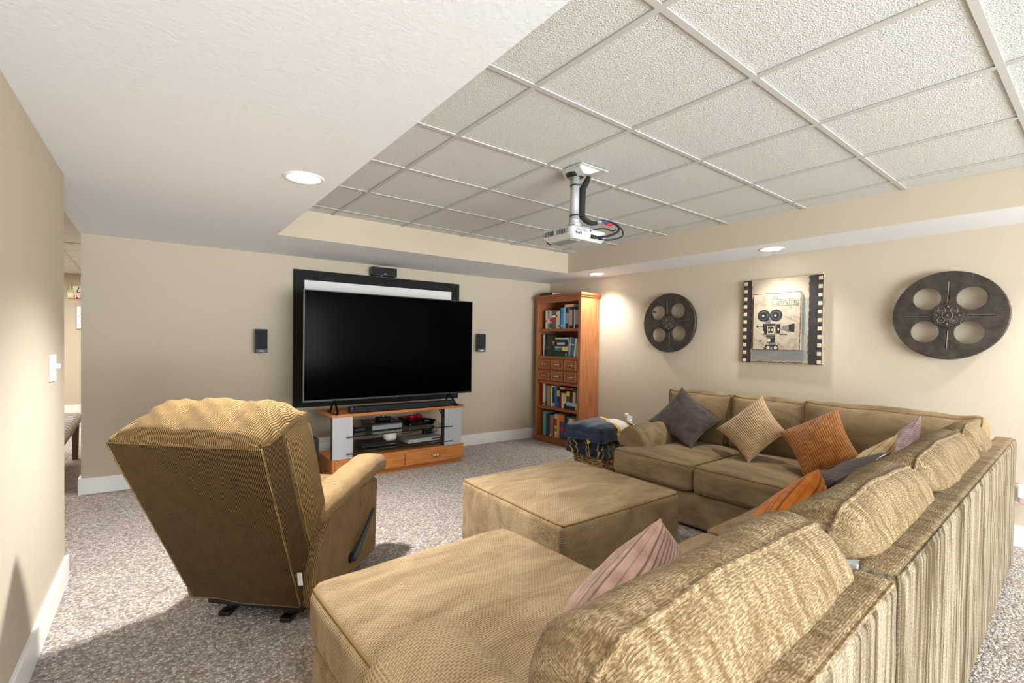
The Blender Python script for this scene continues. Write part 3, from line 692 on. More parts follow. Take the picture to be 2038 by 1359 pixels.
def reel(label, y, z, R, ang):
    t = rw('film_reel', label, 'wall decor', y, z, 'metal film reel wall decorations')
    yf = -.072
    def rotp(l): return [(a*math.cos(ang)-b*math.sin(ang), a*math.sin(ang)+b*math.cos(ang)) for a, b in l]
    loops = [circ(0, 0, R, 72)]
    for k in range(4):
        a = math.pi/4+k*math.pi/2
        loops.append(rotp(circ(R*.545*math.cos(a), R*.545*math.sin(a), R*.262)))
        loops.append(rotp(circ(R*.155*math.cos(a), R*.155*math.sin(a), R*.045, 18)))
        b = k*math.pi/2
        sl = [(R*.34, -R*.012), (R*.76, -R*.012), (R*.76, R*.012), (R*.34, R*.012)]
        loops.append(rotp([(p[0]*math.cos(b)-p[1]*math.sin(b), p[0]*math.sin(b)+p[1]*math.cos(b)) for p in sl]))
    flat_curve('plate', loops, .004, .002, M['reel'], t, (0, yf, 0), UPR)
    fn = lambda r, a, zz: (r*math.cos(a), zz, r*math.sin(a))
    MB().lathe([(R*.985, yf+.030), (R+.004, yf+.030), (R+.005, yf+.004), (R+.003, yf-.004), (R*.985, yf-.004)], 72, fn, ring=True).build('rim', M['reel'], t, smooth=True)
    for k in range(4):
        b = k*math.pi/2+ang; Mx = Matrix.Rotation(-b, 4, 'Y')
        MB().box(R*.33, R*.77, yf+.004, yf+.010, -R*.018, R*.018, mat=Mx).build('slot_backing', M['black_matte'], t)
        MB().tube([Mx @ Vector((R*.33, yf-.006, R*.022)), Mx @ Vector((R*.77, yf-.006, R*.022))], .0022, 6).build('slot_ridge', M['reel_hi'], t)
    # hub
    star = []
    for k in range(48):
        a = 2*math.pi*k/48+ang; rr = R*(.285 if k % 2 else .25) if (k % 12) not in (5, 6, 7) else R*.30
        star.append((rr*math.cos(a), rr*math.sin(a)))
    flat_curve('hub', [star]+[rotp(circ(R*.155*math.cos(a), R*.155*math.sin(a), R*.048, 18)) for a in [math.pi/4+k*math.pi/2 for k in range(4)]], .004, .0015, M['reel'], t, (0, yf-.007, 0), UPR)
    def ring(cx, cz, r, w): MB().tube([(cx+r*math.cos(2*math.pi*k/20), yf-.0135, cz+r*math.sin(2*math.pi*k/20)) for k in range(20)], w, 6, True).build('hub_ring', M['reel_hi'], t, smooth=True)
    ring(0, 0, R*.095, .003)
    for k in range(4):
        a = math.pi/4+k*math.pi/2+ang; ring(R*.155*math.cos(a), R*.155*math.sin(a), R*.066, .0028)
        b = k*math.pi/2+ang
        MB().lathe([(.007, yf-.012), (.006, yf-.017), (.002, yf-.019)], 10, fn).build('rivet', M['reel_hi'], t, loc=(R*.2*math.cos(b), 0, R*.2*math.sin(b)))
    MB().lathe([(.008, yf-.012), (.006, yf-.018), (.002, yf-.02)], 12, fn).build('rivet', M['reel_hi'], t)
    for a in (.5, 2.6, 4.7): MB().tube([(R*.8*math.cos(a), yf+.004, R*.8*math.sin(a)), (R*.8*math.cos(a), -.001, R*.8*math.sin(a))], .006, 8).build('wall_spacer', M['reel'], t)
reel('dark bronze film reel hung left of the film strip artwork', 2.945, 1.499, .305, math.radians(3))
reel('dark bronze film reel hung right of the film strip artwork, above the sofa corner', .750, 1.497, .300, math.radians(-2))

def art():
    t = rw('wall_art', 'square film strip artwork with an old movie camera and the word Cinema', 'wall art', 1.848, 1.118)
    W_, H_, yf = .652, .747, -.045
    def aged(name, base, burn, sc):
        q = N(name); n = q.new('TexNoise', {'Vector': q.coord('Object'), 'Scale': sc, 'Detail': 6, 'Roughness': .7})
        q.set(Base_Color=q.ramp(n.outputs[0], [(.32, burn), (.5, base), (.75, base)]), Roughness=.6); return q.m
    cream = aged('aged_cream', rgb(168, 156, 136), rgb(136, 118, 94), 9); grey = aged('aged_grey', rgb(136, 138, 134), rgb(158, 154, 144), 7)
    ink = aged('film_black', rgb(40, 38, 40), rgb(62, 52, 48), 12); burn = aged('burnt_edge', rgb(58, 32, 18), rgb(168, 92, 40), 60)
    ivory = plain('ivory_print', rgb(198, 182, 152), .6); drk = plain('ink_print', rgb(34, 34, 36), .6); mid = plain('ink_grey', rgb(104, 102, 100), .6)
    x0, x1 = -W_/2, W_/2
    bx('canvas', cream, t, x0, x1, yf, -.001, 0, H_, .003)
    bx('lower_tint', grey, t, x0+.085, x1-.115, yf-.0012, yf, .03, .56, 0)
    for a, b in ((x0, x0+.072), (x1-.098, x1)):
        s = bx('film_strip', ink, t, a, b, yf-.002, yf, .0, H_, .001)
        n = 11 if a < 0 else 11
        pa = a+.002 if a < 0 else b-.036
        for k in range(n):
            zz = .022+k*(H_-.05)/(n-1)
            softbox('perforation', (.03, .004, .032), .0019, ivory, s, (pa+.017, yf-.003, zz), n=2, wr=0)
    rnd = random.Random(3)
    for xb in (x0+.074, x1-.101):
        pts = [(xb+.004*rnd.uniform(-1, 1), yf-.0022, z) for z in np.linspace(.012, H_-.01, 40)]
        MB().tube(pts, [.0012+.0035*rnd.random() for _ in pts], 5).build('burnt_edge', burn, t)
    pts = [(x, yf-.001, .01+.004*rnd.uniform(-1, 1)) for x in np.linspace(x0+.07, x1-.1, 40)]
    MB().tube(pts, [.0015+.003*rnd.random() for _ in pts], 5).build('burnt_edge', burn, t)
    a0, a1, z0, z1, yp = -.222, .172, .118, .615, yf-.03
    bx('raised_panel', cream, t, a0, a1, yp, yf, z0, z1, .003)
    w, h = a1-a0, z1-z0
    P = lambda px, pz: (a0+(px-160)/630*w, z0+(1060-pz)/760*h)
    for (xa, za, xb_, zb) in ((160, 303, 790, 300), (163, 300, 163, 1060), (787, 300, 787, 1060), (160, 1058, 790, 1058)):
        A, B = P(xa, za), P(xb_, zb)
        pts = [(A[0]+(B[0]-A[0])*s, yp-.0005, A[1]+(B[1]-A[1])*s) for s in np.linspace(0, 1, 30)]
        MB().tube(pts, [.001+.0022*rnd.random() for _ in pts], 5).build('panel_edge', burn, t)
    def disc(name, px, pz, r, mat, dy=0, sx=1.0):
        c = P(px, pz); rr = r/630*w
        MB().lathe([(rr, yp-.0012-dy), (rr, yp)], 28, lambda q, a, zz: (q*sx*math.cos(a), zz, q*1.0*math.sin(a))).build(name, mat, t, loc=(c[0], 0, c[1]))
    def poly(name, pts, mat, dy=0):
        MB().prism([P(*p) for p in pts], lambda p, a: (p[0], a, p[1]), yp-.0012-dy, yp).build(name, mat, t)
    rc = lambda x0_, y0_, x1_, y1_: [(x0_, y0_), (x1_, y0_), (x1_, y1_), (x0_, y1_)]
    for cx in (308, 472): disc('print_reel_edge', cx+14, 597, 84, ivory, 0); disc('print_reel_edge', cx+9, 597, 84, mid, .0002); disc('print_reel', cx, 597, 82, drk, .0004); disc('print_reel', cx, 597, 58, mid, .0006); disc('print_reel', cx, 597, 52, drk, .0008); disc('print_reel_hub', cx-6, 600, 14, ivory, .001)
    for nm, r_, m_, dy in (('print_body', rc(330, 640, 405, 700), mid, .0002), ('print_body', rc(300, 708, 472, 852), drk, 0), ('print_window', rc(358, 738, 458, 842), ivory, .0004), ('print_window', rc(368, 748, 448, 832), drk, .0006), ('print_window', rc(378, 775, 396, 808), ivory, .0008), ('print_window', rc(420, 778, 440, 806), ivory, .0008),
        ('print_lens', rc(482, 715, 536, 838), drk, 0), ('print_lens', rc(500, 770, 520, 800), ivory, .0004), ('print_matte_box', [(552, 748), (716, 708), (716, 822), (640, 818), (556, 784)], mid, 0), ('print_matte_box', [(640, 728), (716, 708), (716, 822), (650, 806)], drk, .0003),
        ('print_rod', rc(530, 842, 625, 856), drk, 0), ('print_mount', rc(345, 862, 468, 886), drk, 0), ('print_mount', rc(365, 892, 468, 962), drk, 0), ('print_mount', rc(380, 968, 480, 992), mid, 0), ('print_tripod', [(345, 996), (500, 996), (525, 1054), (312, 1054)], drk, 0), ('print_crank', rc(226, 738, 300, 748), mid, 0), ('print_label', rc(250, 934, 290, 946), drk, 0)): poly(nm, r_, m_, dy)
    for px, pz, r_, m_ in ((300, 824, 20, ivory), (386, 930, 24, ivory), (228, 742, 13, drk), (375, 1030, 22, ivory), (422, 1034, 20, mid), (478, 1030, 22, ivory)): disc('print_knob', px, pz, r_, m_, .001)
    for A, B in (((580, 600), (750, 680)), ((585, 622), (742, 690)), ((480, 940), (620, 1050)), ((505, 960), (590, 1050)), ((170, 900), (330, 1000))):
        a_, b_ = P(*A), P(*B); MB().tube([(a_[0], yp-.0004, a_[1]), (b_[0], yp-.0004, b_[1])], .0008, 4).build('print_beam', mid, t)
    def text(body, size, mat, loc, off=0, sx=1, name='lettering'):
        c = bpy.data.curves.new(name, 'FONT'); c.body = body; c.size = size; c.extrude = .0004; c.offset = off
        tmp = bpy.data.objects.new('tmp', c); COL.objects.link(tmp); dg = bpy.context.evaluated_depsgraph_get()
        me = bpy.data.meshes.new_from_object(tmp.evaluated_get(dg)); bpy.data.objects.remove(tmp)
        me.materials.clear(); me.materials.append(mat)
        o = bpy.data.objects.new(name, me); COL.objects.link(o); o.parent = t; o.location = loc; o.rotation_euler = UPR; o.scale = (sx, 1, 1); return o
    L = P(405, 468)
    text('Cinema', .115, plain('letter_outline', rgb(84, 66, 48), .7), (L[0], yp-.0006, L[1]), .0035, .62); text('Cinema', .115, ivory, (L[0], yp-.0018, L[1]), -.0010, .62)  # dark printed outline behind the ivory letters
    return text
text_on = art()
def wall_plate(t, w, h, holes=True):
    bx('plate', M['white_plastic'], t, -w/2, w/2, -.007, -.0005, -h/2, h/2, .003)
    if holes:
        for z in (-.028, .028): bx('receptacle', M['trim'], t, -.016, .016, -.0095, -.007, z-.017, z+.017, .004)
t = rw('wall_outlet', 'white outlet low on the right wall near the right edge, behind the sofa corner', 'outlet', .392, .335); wall_plate(t, .078, .12)
t = rw('plug_in_freshener', 'white and rosy plug-in in the outlet behind the sofa corner', 'air freshener', .372, .355)
t.location.x -= .0102
softbox('body', (.05, .05, .085), .012, M['white_plastic'], t, (0, -.026, .01), n=4, wr=0); softbox('refill', (.035, .03, .05), .01, plain('rosy_plastic', rgb(214, 176, 170), .4), t, (.0, -.03, -.045), n=4, wr=0)
t = rw('wall_outlet', 'white outlet low on the right wall between bookcase and sofa', 'outlet', 3.475, .385); wall_plate(t, .078, .12)
t = rw('night_light', 'white plug-in night light, the higher one left of the sofa arm', 'night light', 3.492, .425); t.location.x -= .0102
softbox('body', (.034, .035, .06), .008, M['white_plastic'], t, (0, -.018, 0), n=4, wr=0); softbox('lens', (.038, .03, .04), .012, M['trim'], t, (0, -.03, .03), n=4, wr=0)
t = rw('night_light', 'white plug-in adapter, the lower one left of the sofa arm', 'adapter', 3.448, .375); t.location.x -= .0102
softbox('body', (.036, .032, .06), .007, M['white_plastic'], t, (0, -.0165, 0), n=4, wr=0); bx('cap', M['trim'], t, -.014, .014, -.036, -.03, -.02, .02, .002)

# left wall switch
yS = 2.985; xS = -.30-.0315*(3.326-yS)
t = empty('light_switch', 'white dimmer switch plate on the left wall near its end', 'switch', (xS, yS, 1.118), math.pi/2-.0315)
bx('plate', M['white_plastic'], t, -.062, .062, -.008, -.0005, -.06, .06, .003); bx('rocker', M['trim'], t, -.045, -.012, -.011, -.008, -.035, .035, .002); bx('toggle_slot', M['trim'], t, .012, .045, -.010, -.008, -.035, .035, .002)
MB().box(.02, .036, -.026, -.008, -.004, .018).build('toggle', M['white_plastic'], t, bevel=.003)

M['projector_white'] = plain('projector_white', rgb(196, 198, 195), .45)
# ================================================================== PROJECTOR
t = empty('ceiling_projector', 'white projector hanging from the tiled ceiling on a grey pole', 'projector', (2.045, 2.03, CEIL))
MB().prism([(-.05, 0), (.12, 0), (.105, -.012), (.03, -.045), (-.02, -.05), (-.05, -.02)], lambda p, a: (p[0], a, p[1]), -.09, .06).build('ceiling_cover', M['projector_white'], t, bevel=.004)
bx('ceiling_plate', M['projector_white'], t, -.06, .17, -.11, .08, -.006, -.0005, .002)
MB().lathe([(.055, -.03), (.05, -.045), (.035, -.05), (.035, -.03)], 24, ring=True).build('collar', M['black'], t, smooth=False)
MB().lathe([(.027, -.30), (.027, -.03)], 24).build('pole', M['grey_metal'], t, smooth=True)
MB().lathe([(.031, -.325), (.031, -.285)], 24).build('pole_sleeve', M['grey_metal'], t, smooth=True)
for z in (-.10, -.278): MB().tube([(.012+.045*math.cos(a), -.008+.036*math.sin(a), z) for a in np.linspace(0, 2*math.pi, 17)[:-1]], .004, 6, True).build('cable_tie', M['black'], t)
MB().tube([(.085, -.03, -.035), (.065, -.03, -.07), (.045, -.02, -.11), (.04, -.02, -.2), (.042, -.02, -.27), (.06, -.035, -.30), (.09, -.055, -.315), (.12, -.07, -.312)], [.014, .018, .02, .021, .02, .016, .014, .012], 10).build('cable_sleeve', M['black_matte'], t, smooth=True)
body = empty('projector_body', None, None, (.0, 0, 0)); body.parent = t
bz0, bz1 = -.437, -.362
poly = [(-.135, -.10), (-.125, -.115), (.145, -.115), (.155, -.10), (.155, .12), (.13, .14), (-.10, .14), (-.135, .12)]
sh = [(x*.86+.004, y*.84) for x, y in poly]
mb = MB(); n = len(poly)
v = [(x, y, bz1) for x, y in sh]+[(x, y, bz1-.012) for x, y in poly]+[(x, y, bz0+.022) for x, y in poly]+[(x, y, bz0) for x, y in sh]
f = [tuple(range(n)), tuple(range(3*n, 4*n))[::-1]]
for k in range(3): f += [(k*n+i, (k+1)*n+i, (k+1)*n+(i+1) % n, k*n+(i+1) % n) for i in range(n)]
bpy.data.objects.remove(body)
body = mb.add(v, f).build('body', M['projector_white'], t, bevel=.004)
bx('vent_recess', M['black_matte'], body, -.1362, -.133, -.085, .118, bz0+.026, bz1-.015, 0)
for k in range(15):
    y = .112-k*.0135
    bx('vent_slat', M['projector_white'] if k == 7 else M['grey_plastic'], body, -.1395, -.1355, y-(.006 if k == 7 else .0035), y+(.006 if k == 7 else .0015), bz0+.026, bz1-.015, 0)
for z in (bz0+.024, bz1-.017): bx('vent_frame', M['projector_white'], body, -.140, -.135, -.09, .122, z, z+.004, 0)
bx('connector_panel', M['grey_plastic'], body, -.10, -.01, -.1163, -.112, bz0+.045, bz1-.016, .001)
for x in (.02, .03, .075, .10): bx('port', M['black'], body, x, x+.009, -.118, -.112, bz0+.028, bz0+.036, 0)
bx('knob', M['black'], body, .012, .02, -.119, -.112, bz0+.052, bz0+.060, 0)
lt = bpy.data.curves.new('lettering', 'FONT'); lt.body = 'BenQ'; lt.size = .021; lt.extrude = .0005; lt.offset = .0006
lo = font_mesh(lt); lo.parent = body; lo.location = (-.105, -.1165, bz0+.026); lo.rotation_euler = UPR; lo.data.materials.clear(); lo.data.materials.append(M['dark_grey'])
bx('filter_cover', M['grey_plastic'], body, -.10, -.02, -.07, .10, bz0-.003, bz0+.001, .001)
MB().lathe([(.03, .132), (.034, .15), (.03, .155)], 20, lambda r, a, z: (r*math.cos(a), z, r*math.sin(a))).build('lens', M['black_gloss'], body, loc=(-.06, 0, (bz0+bz1)/2))
mb = MB()
for a in (-.75, .75, 2.4, 3.9): mb.tube([(0, 0, -.335), (.085*math.cos(a), .085*math.sin(a), -.35), (.10*math.cos(a), .10*math.sin(a), -.362)], .008, 6)
mb.lathe([(.04, -.345), (.04, -.322)], 20); mb.build('mount_bracket', M['grey_metal'], t)
def loop_cable(name, pts, r, mat):
    P = [Vector(p) for p in pts]; out = []
    for i in range(len(P)-1):
        a, b, c, d = P[max(i-1, 0)], P[i], P[i+1], P[min(i+2, len(P)-1)]
        for k in range(7):
            s = k/7; out.append(.5*((2*b)+(c-a)*s+(2*a-5*b+4*c-d)*s*s+(3*b-a-3*c+d)*s**3))
    MB().tube(out+[P[-1]], r, 7).build(name, mat, t, smooth=True)
loop_cable('cable', [(.09, -.055, -.315), (.15, -.10, -.30), (.21, -.15, -.325), (.19, -.17, -.37), (.10, -.15, -.41), (.045, -.117, -.415)], .007, M['black_matte'])
loop_cable('cable', [(.10, -.06, -.312), (.17, -.10, -.295), (.24, -.15, -.335), (.21, -.19, -.395), (.13, -.17, -.425), (.085, -.117, -.42)], .004, M['black_matte'])
loop_cable('cable', [(.04, -.117, -.372), (.09, -.15, -.362), (.15, -.16, -.368), (.2, -.15, -.352)], .004, M['black_matte'])
for a, b, m_ in (((.135, -.085, -.303), (.18, -.12, -.304), M['blue_plastic']), ((.15, -.105, -.315), (.185, -.13, -.322), M['red_plastic']), ((.05, -.12, -.414), (.09, -.135, -.412), M['blue_plastic']), ((.11, -.08, -.306), (.138, -.09, -.304), M['grey_plastic'])):
    MB().tube([a, b], .0085, 8).build('cable_plug', m_, t, smooth=True)
MB().tube([(.02, -.117, -.412), (.05, -.125, -.414)], .011, 8).build('cable_plug', M['black'], t, smooth=True)

# ================================================================== FAR ROOM
t = empty('wall_sign', 'bottle shaped cream and red sign on the far room wall', 'sign', (-.93, 10.705, 1.89))
boards = plain('sign_cream', rgb(238, 232, 214), .6)
bx('board', boards, t, .07, .72, -.012, -.001, .01, .215, .002); bx('red_band', plain('sign_red', rgb(176, 34, 40), .5), t, .075, .715, -.0135, -.012, .0, .085, 0)
MB().prism([(0, .0), (.085, 0), (.085, .12), (.06, .16), (.055, .235), (.03, .235), (.025, .16), (0, .12)], lambda p, a: (p[0], a, p[1]), -.025, -.001).build('bottle', plain('bottle_green', rgb(186, 188, 120), .4), t, bevel=.004)
bx('bottle_label', boards, t, .01, .075, -.027, -.025, .03, .10, 0)
def sign_text(s, size, mat, x, z, sh=0):
    c = bpy.data.curves.new('lettering', 'FONT'); c.body = s; c.size = size; c.extrude = .0005; c.shear = sh; c.offset = .001
    o = font_mesh(c); o.parent = t; o.location = (x, -.0145, z); o.rotation_euler = UPR; o.data.materials.clear(); o.data.materials.append(mat)
sign_text('PER', .09, boards, .09, .01); sign_text('Ur', .13, M['dark_grey'], .10, .105, .4)
t = empty('framed_notice', 'thin framed white print below the sign on the far room wall', 'picture', (-.82, 10.705, 1.39))
bx('frame', M['grey_plastic'], t, 0, .3, -.018, -.001, 0, .39, .002); bx('print', plain('paper_white', rgb(244, 242, 238), .8), t, .012, .288, -.0195, -.018, .012, .378, 0)
for k in range(6): bx('print_mark', M['grey_plastic'], t, .035+.02*(k % 3), .055+.02*(k % 3), -.0202, -.0195, .07+.045*k, .085+.045*k, 0)
t = empty('upholstered_bench', 'bench with striped grey seat and wooden legs in the hall beyond the doorway', 'bench', (-.74, 5.98, 0))
q = N('striped_grey_cloth'); s_ = q.new('SeparateXYZ', {0: q.coord('UV')}); w_ = q.math('ADD', q.math('MULTIPLY', q.math('SINE', q.math('MULTIPLY', s_.outputs[1], 46)), .5), .5)
q.set(Base_Color=q.ramp(w_, [(.2, rgb(116, 112, 108)), (.7, rgb(168, 164, 158))]), Roughness=.95)
softbox('seat', (.54, 1.50, .10), .04, q.m, t, (0, 0, .415), n=8, bulge=(0, 0, .02), wr=.001, seams=('z-',), welt=M['dark_grey'])
for x in (-.215, .225):
    for y in (-.66, .66): MB().prism([(-.022, 0), (.022, 0), (.03, .37), (-.03, .37)], lambda p, a: (p[0], a, p[1]), -.028, .028).build('leg', M['leg_wood'], t, loc=(x, y, 0), bevel=.003)
for y in (-.66, .66): bx('rail', M['leg_wood'], t, -.2, .2, y-.012, y+.012, .30, .365, .002)
for x in (-.215, .215): bx('rail', M['leg_wood'], t, x-.012, x+.012, -.63, .63, .30, .365, .002)

# ================================================================== RECLINER
t = empty('recliner', 'brown corduroy recliner chair seen from behind, facing the television', 'recliner', (.37, 2.345, 0), -math.radians(46))
TH = math.radians(23); Lv = Vector((0, -.392, .92)); Nf = Vector((0, .92, .392))
def on_back(up_, fwd): return Vector((0, -.165, .4875))+Lv*up_+Nf*fwd
def taper(q, g):
    q = q.copy(); hh = (np.clip(g[:, 2], -1, 1)+1)/2; q[:, 0] = q[:, 0]*(.80+.20*hh)-.022*hh
    q[:, 1] += .010*np.exp(-((g[:, 0]+.55)**2*14+(g[:, 2]+.75)**2*8))*(g[:, 1] < 0)-.012*np.exp(-((g[:, 0]-.1)**2*9+(g[:, 2]+.5)**2*3))*(g[:, 1] < 0)
    return q
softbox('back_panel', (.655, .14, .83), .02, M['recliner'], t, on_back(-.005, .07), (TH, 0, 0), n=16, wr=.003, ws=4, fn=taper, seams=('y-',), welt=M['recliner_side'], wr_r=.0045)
def lobes(q, g):
    q = q.copy(); x = g[:, 0]+.22*g[:, 1]-.05; up_ = np.clip(g[:, 2], 0, 1); frt = np.clip((g[:, 1]+1.0)/.6, 0, 1)
    lob = np.abs(np.cos(1.5*math.pi*x))**.6
    q[:, 2] += (.020*(lob-.6)+.004*np.sin((x*7+g[:, 1]*3)*3.1))*up_*frt-.05*np.clip(g[:, 1], 0, 1)**2-.045*np.clip((np.abs(g[:, 0])-.55)/.45, 0, 1)**2*up_
    q[:, 0] -= .022
    return q
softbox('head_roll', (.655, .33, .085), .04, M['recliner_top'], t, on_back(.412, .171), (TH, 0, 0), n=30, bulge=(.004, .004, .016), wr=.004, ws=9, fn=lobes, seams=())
def front_c(q, g):
    q = q.copy(); hh = (g[:, 2]+1)/2; q[:, 0] = q[:, 0]*(.80+.20*hh)-.022*hh
    q[:, 1] += np.where(g[:, 1] > .5, .016*(np.abs(np.cos(1.5*math.pi*g[:, 0]))**.6-.5), 0)*np.clip(1-np.abs(g[:, 2]), .2, 1); return q
softbox('back_cushion', (.675, .21, .80), .075, M['recliner_top'], t, on_back(-.012, .24), (TH, 0, 0), n=24, bulge=(.014, .03, .01), wr=.004, ws=9, fn=front_c, seams=('y-',), welt=M['recliner_side'], wr_r=.0045)
for sx in (-1, 1):
    pr = [(.03, .085), (.655, .085), (.675, .49), (.40, .50), (.17, .47), (.075, .385), (.02, .27), (.005, .17)]
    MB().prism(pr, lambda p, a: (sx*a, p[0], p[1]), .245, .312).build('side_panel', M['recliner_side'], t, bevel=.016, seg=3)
    def droop(q, g):
        q = q.copy(); y = g[:, 1]
        q[:, 2] += .045*y-.055*np.clip(y-.72, 0, 1)**1.3*3.2-.03*np.clip(-.7-y, 0, 1)
        q[:, 2] += .004*np.sin(y*14); return q
    softbox('arm_pad', (.165, .70, .10), .045, M['recliner_arm'], t, (sx*.245, .435, .53), n=14, bulge=(0, 0, .012), wr=.003, ws=9, fn=droop, seams=('z-',), welt=M['recliner_side'], wr_r=.004)
softbox('seat_cushion', (.33, .52, .18), .05, M['recliner_side'], t, (0, .44, .37), n=8, bulge=(0, 0, .03))
softbox('footrest', (.47, .10, .38), .035, M['recliner_side'], t, (0, .70, .285), n=8, bulge=(0, .02, 0))
bx('under_frame', M['black_matte'], t, -.235, .235, .06, .60, .05, .11, .004)
for sx in (-1, 1):
    bx('rocker_rail', M['black'], t, sx*.15-.016, sx*.15+.016, .09, .60, .0, .05, .006)
    bx('foot_pad', M['black'], t, sx*.15-.026, sx*.15+.026, .05, .10, 0, .022, .006)
MB().tube([(.322, .345, .165), (.336, .36, .185), (.340, .40, .225), (.342, .47, .285), (.344, .545, .355)], [.018, .02, .017, .012, .008], 10).build('lever', plain('lever_grey', rgb(52, 54, 60), .45), t, smooth=True)
MB().lathe([(.025, .31), (.025, .326)], 16, lambda r, a, z: (z, r*math.cos(a), r*math.sin(a))).build('lever_pivot', M['black'], t, loc=(0, .35, .175))
MB().box(-.012, .012, -.002, .002, -.03, .03).build('care_tag', M['white_plastic'], t, loc=(.276, -.035, .25), rot=(.2, 0, .2))

# ================================================================== SECTIONAL SOFA
def arm(parent, x_in, out, y0, y1, mat):
    # rolled arm: section (a outward, z); a domed front
    sec = [(0, .04), (0, .40), (.004, .50), (.03, .565), (.075, .605), (.13, .618), (.19, .605), (.245, .57), (.282, .52), (.288, .475), (.268, .44), (.232, .43), (.205, .45), (.185, .455), (.178, .43), (.176, .2), (.176, .04)]
    n = len(sec); rows = []
    for y, s in [(y0, 1)]+[(y0+(y1-y0)*k/14, 1) for k in range(1, 11)]+[(y1-.06, 1), (y1-.03, .985), (y1-.012, .95), (y1-.002, .88), (y1, .76)]:
        cz, ca = .47, .13
        rows.append([(x_in+out*((a-ca)*s+ca if z > .41 else (a-.088)*s+.088), y-(.012 if z < .41 else 0)*(s < 1), (z-cz)*s+cz if z > .41 else z) for a, z in sec])
    vs = [p for r_ in rows for p in r_]; m = len(rows)
    vs2 = []
    for p in vs:
        k = noise.noise(Vector(p)*6)*.004; vs2.append((p[0]+k, p[1], p[2]+k*(p[2] > .1)))
    fs = [(i*n+k, (i+1)*n+k, (i+1)*n+(k+1) % n, i*n+(k+1) % n) for i in range(m-1) for k in range(n)]
    if out < 0: fs = [f_[::-1] for f_ in fs]
    fs += [tuple(range(n)), tuple(range((m-1)*n, m*n))[::-1]]
    o = link_mesh('arm', vs2, fs, mat, parent, smooth=True)
    md = o.modifiers.new('subsurf', 'SUBSURF'); md.levels = 2; md.render_levels = 2
    return o
def crisp(q, g):      # wall section: squarer, the upper corners pulled out
    q = q.copy(); x = g[:, 0]; e = np.clip((np.abs(x)-.72)/.28, 0, 1); up_ = np.clip(g[:, 2], 0, 1)
    q[:, 2] += .016*e**2*up_-.010*(1-e)*up_; q[:, 0] += .014*np.sign(x)*e*up_**2
    for i in range(len(q)):
        v = Vector(q[i]); q[i, 1] += .012*noise.noise(Vector((v.x*4, v.y*7, v.z*7)))+.010*e[i]*noise.noise(Vector((v.x*26, v.y*5, v.z*9)))
        q[i, 2] += .006*noise.noise(Vector((v.x*7, v.y*5, 3)))
    return q
def plush(q, g):      # back cushions: soft, crown lower at the ends, wrinkled near the ends
    q = q.copy(); x = g[:, 0]; e = np.clip((np.abs(x)-.7)/.3, 0, 1)
    q[:, 2] -= .016*e**2*(g[:, 2] > -.2); q[:, 1] *= 1-.06*e**2
    for i in range(len(q)):
        v = Vector(q[i]); k = noise.noise(Vector((v.x*4, v.y*9, v.z*9))); k2 = noise.noise(Vector((v.x*30, v.y*6, v.z*6)))
        q[i, 1] += .010*k+.012*e[i]*k2; q[i, 2] += .008*k+.012*e[i]*k2
    return q
def back_cushion(parent, x0, x1, yc, zc, h, th, mat, lean=13, seed=0, sm=('zc',), bul=.02, rf=.46, fn=None):
    return softbox('back_cushion', (x1-x0, th, h), th*rf, mat, parent, ((x0+x1)/2, yc, zc), (math.radians(lean), 0, 0), n=26, bulge=(.012, bul, .022), wr=.004, ws=8, fn=fn or plush, seams=sm, seed=seed, welt=M['sofa_back'] if sm == ('zc',) else None, wr_r=.007 if sm == ('zc',) else .005)
def seat(parent, x0, x1, y0, y1, z0, z1, fn=None, seed=0, bul=.018):
    return softbox('seat_cushion', (x1-x0, y1-y0, z1-z0), .045, M['sofa'], parent, ((x0+x1)/2, (y0+y1)/2, (z0+z1)/2), n=22, bulge=(.004, .008, bul), wr=.0035, ws=6, fn=fn, seams=('z+', 'z-'), seed=seed)
RB = .028
# --- chaise
t = empty('sectional_chaise', 'tan chenille chaise section with rolled arm at the near end of the sofa', 'sofa', (1.34, .292, 0), RB, 'sections of the tan chenille sofa')
softbox('base', (.85, 1.29, .245), .03, M['sofa'], t, (-.435, .70, .147), n=14, wr=.004)
def tee_cut(q, g):
    q = q.copy(); yl = q[:, 1]+.88; s = np.clip((.74-yl)/.03, 0, 1)
    q[:, 0] = np.where(q[:, 0] < 0, q[:, 0]*(1-s*.46), q[:, 0]); k = .026*(np.abs(g[:, 0])*np.clip(g[:, 1], 0, 1))**9; q[:, 0] *= 1-k; q[:, 1] *= 1-k
    return q
seat(t, -.865, -.008, .36, 1.40, .265, .452, tee_cut, 3, .032)
bf1, _ = softbox('back_frame', (.872, .10, .73), .028, M['sofa_panel'], t, (-.442, .05, .385), n=16, wr=.002, ws=5, seams=('y-',), welt=M['sofa_back'], wr_r=.004)
bx('decking', M['decking'], t, -.86, -.012, .085, .125, .70, .742, .003)
back_cushion(t, -.90, .005, .215, .635, .44, .25, M['sofa_back'], 14, 1)
arm(t, -.668, -1, .10, .745, M['sofa'])
for x, y in ((-.80, .12), (-.06, .12), (-.80, 1.25), (-.06, 1.25)): bx('foot', M['black'], t, x-.03, x+.03, y-.03, y+.03, 0, .03, .003)
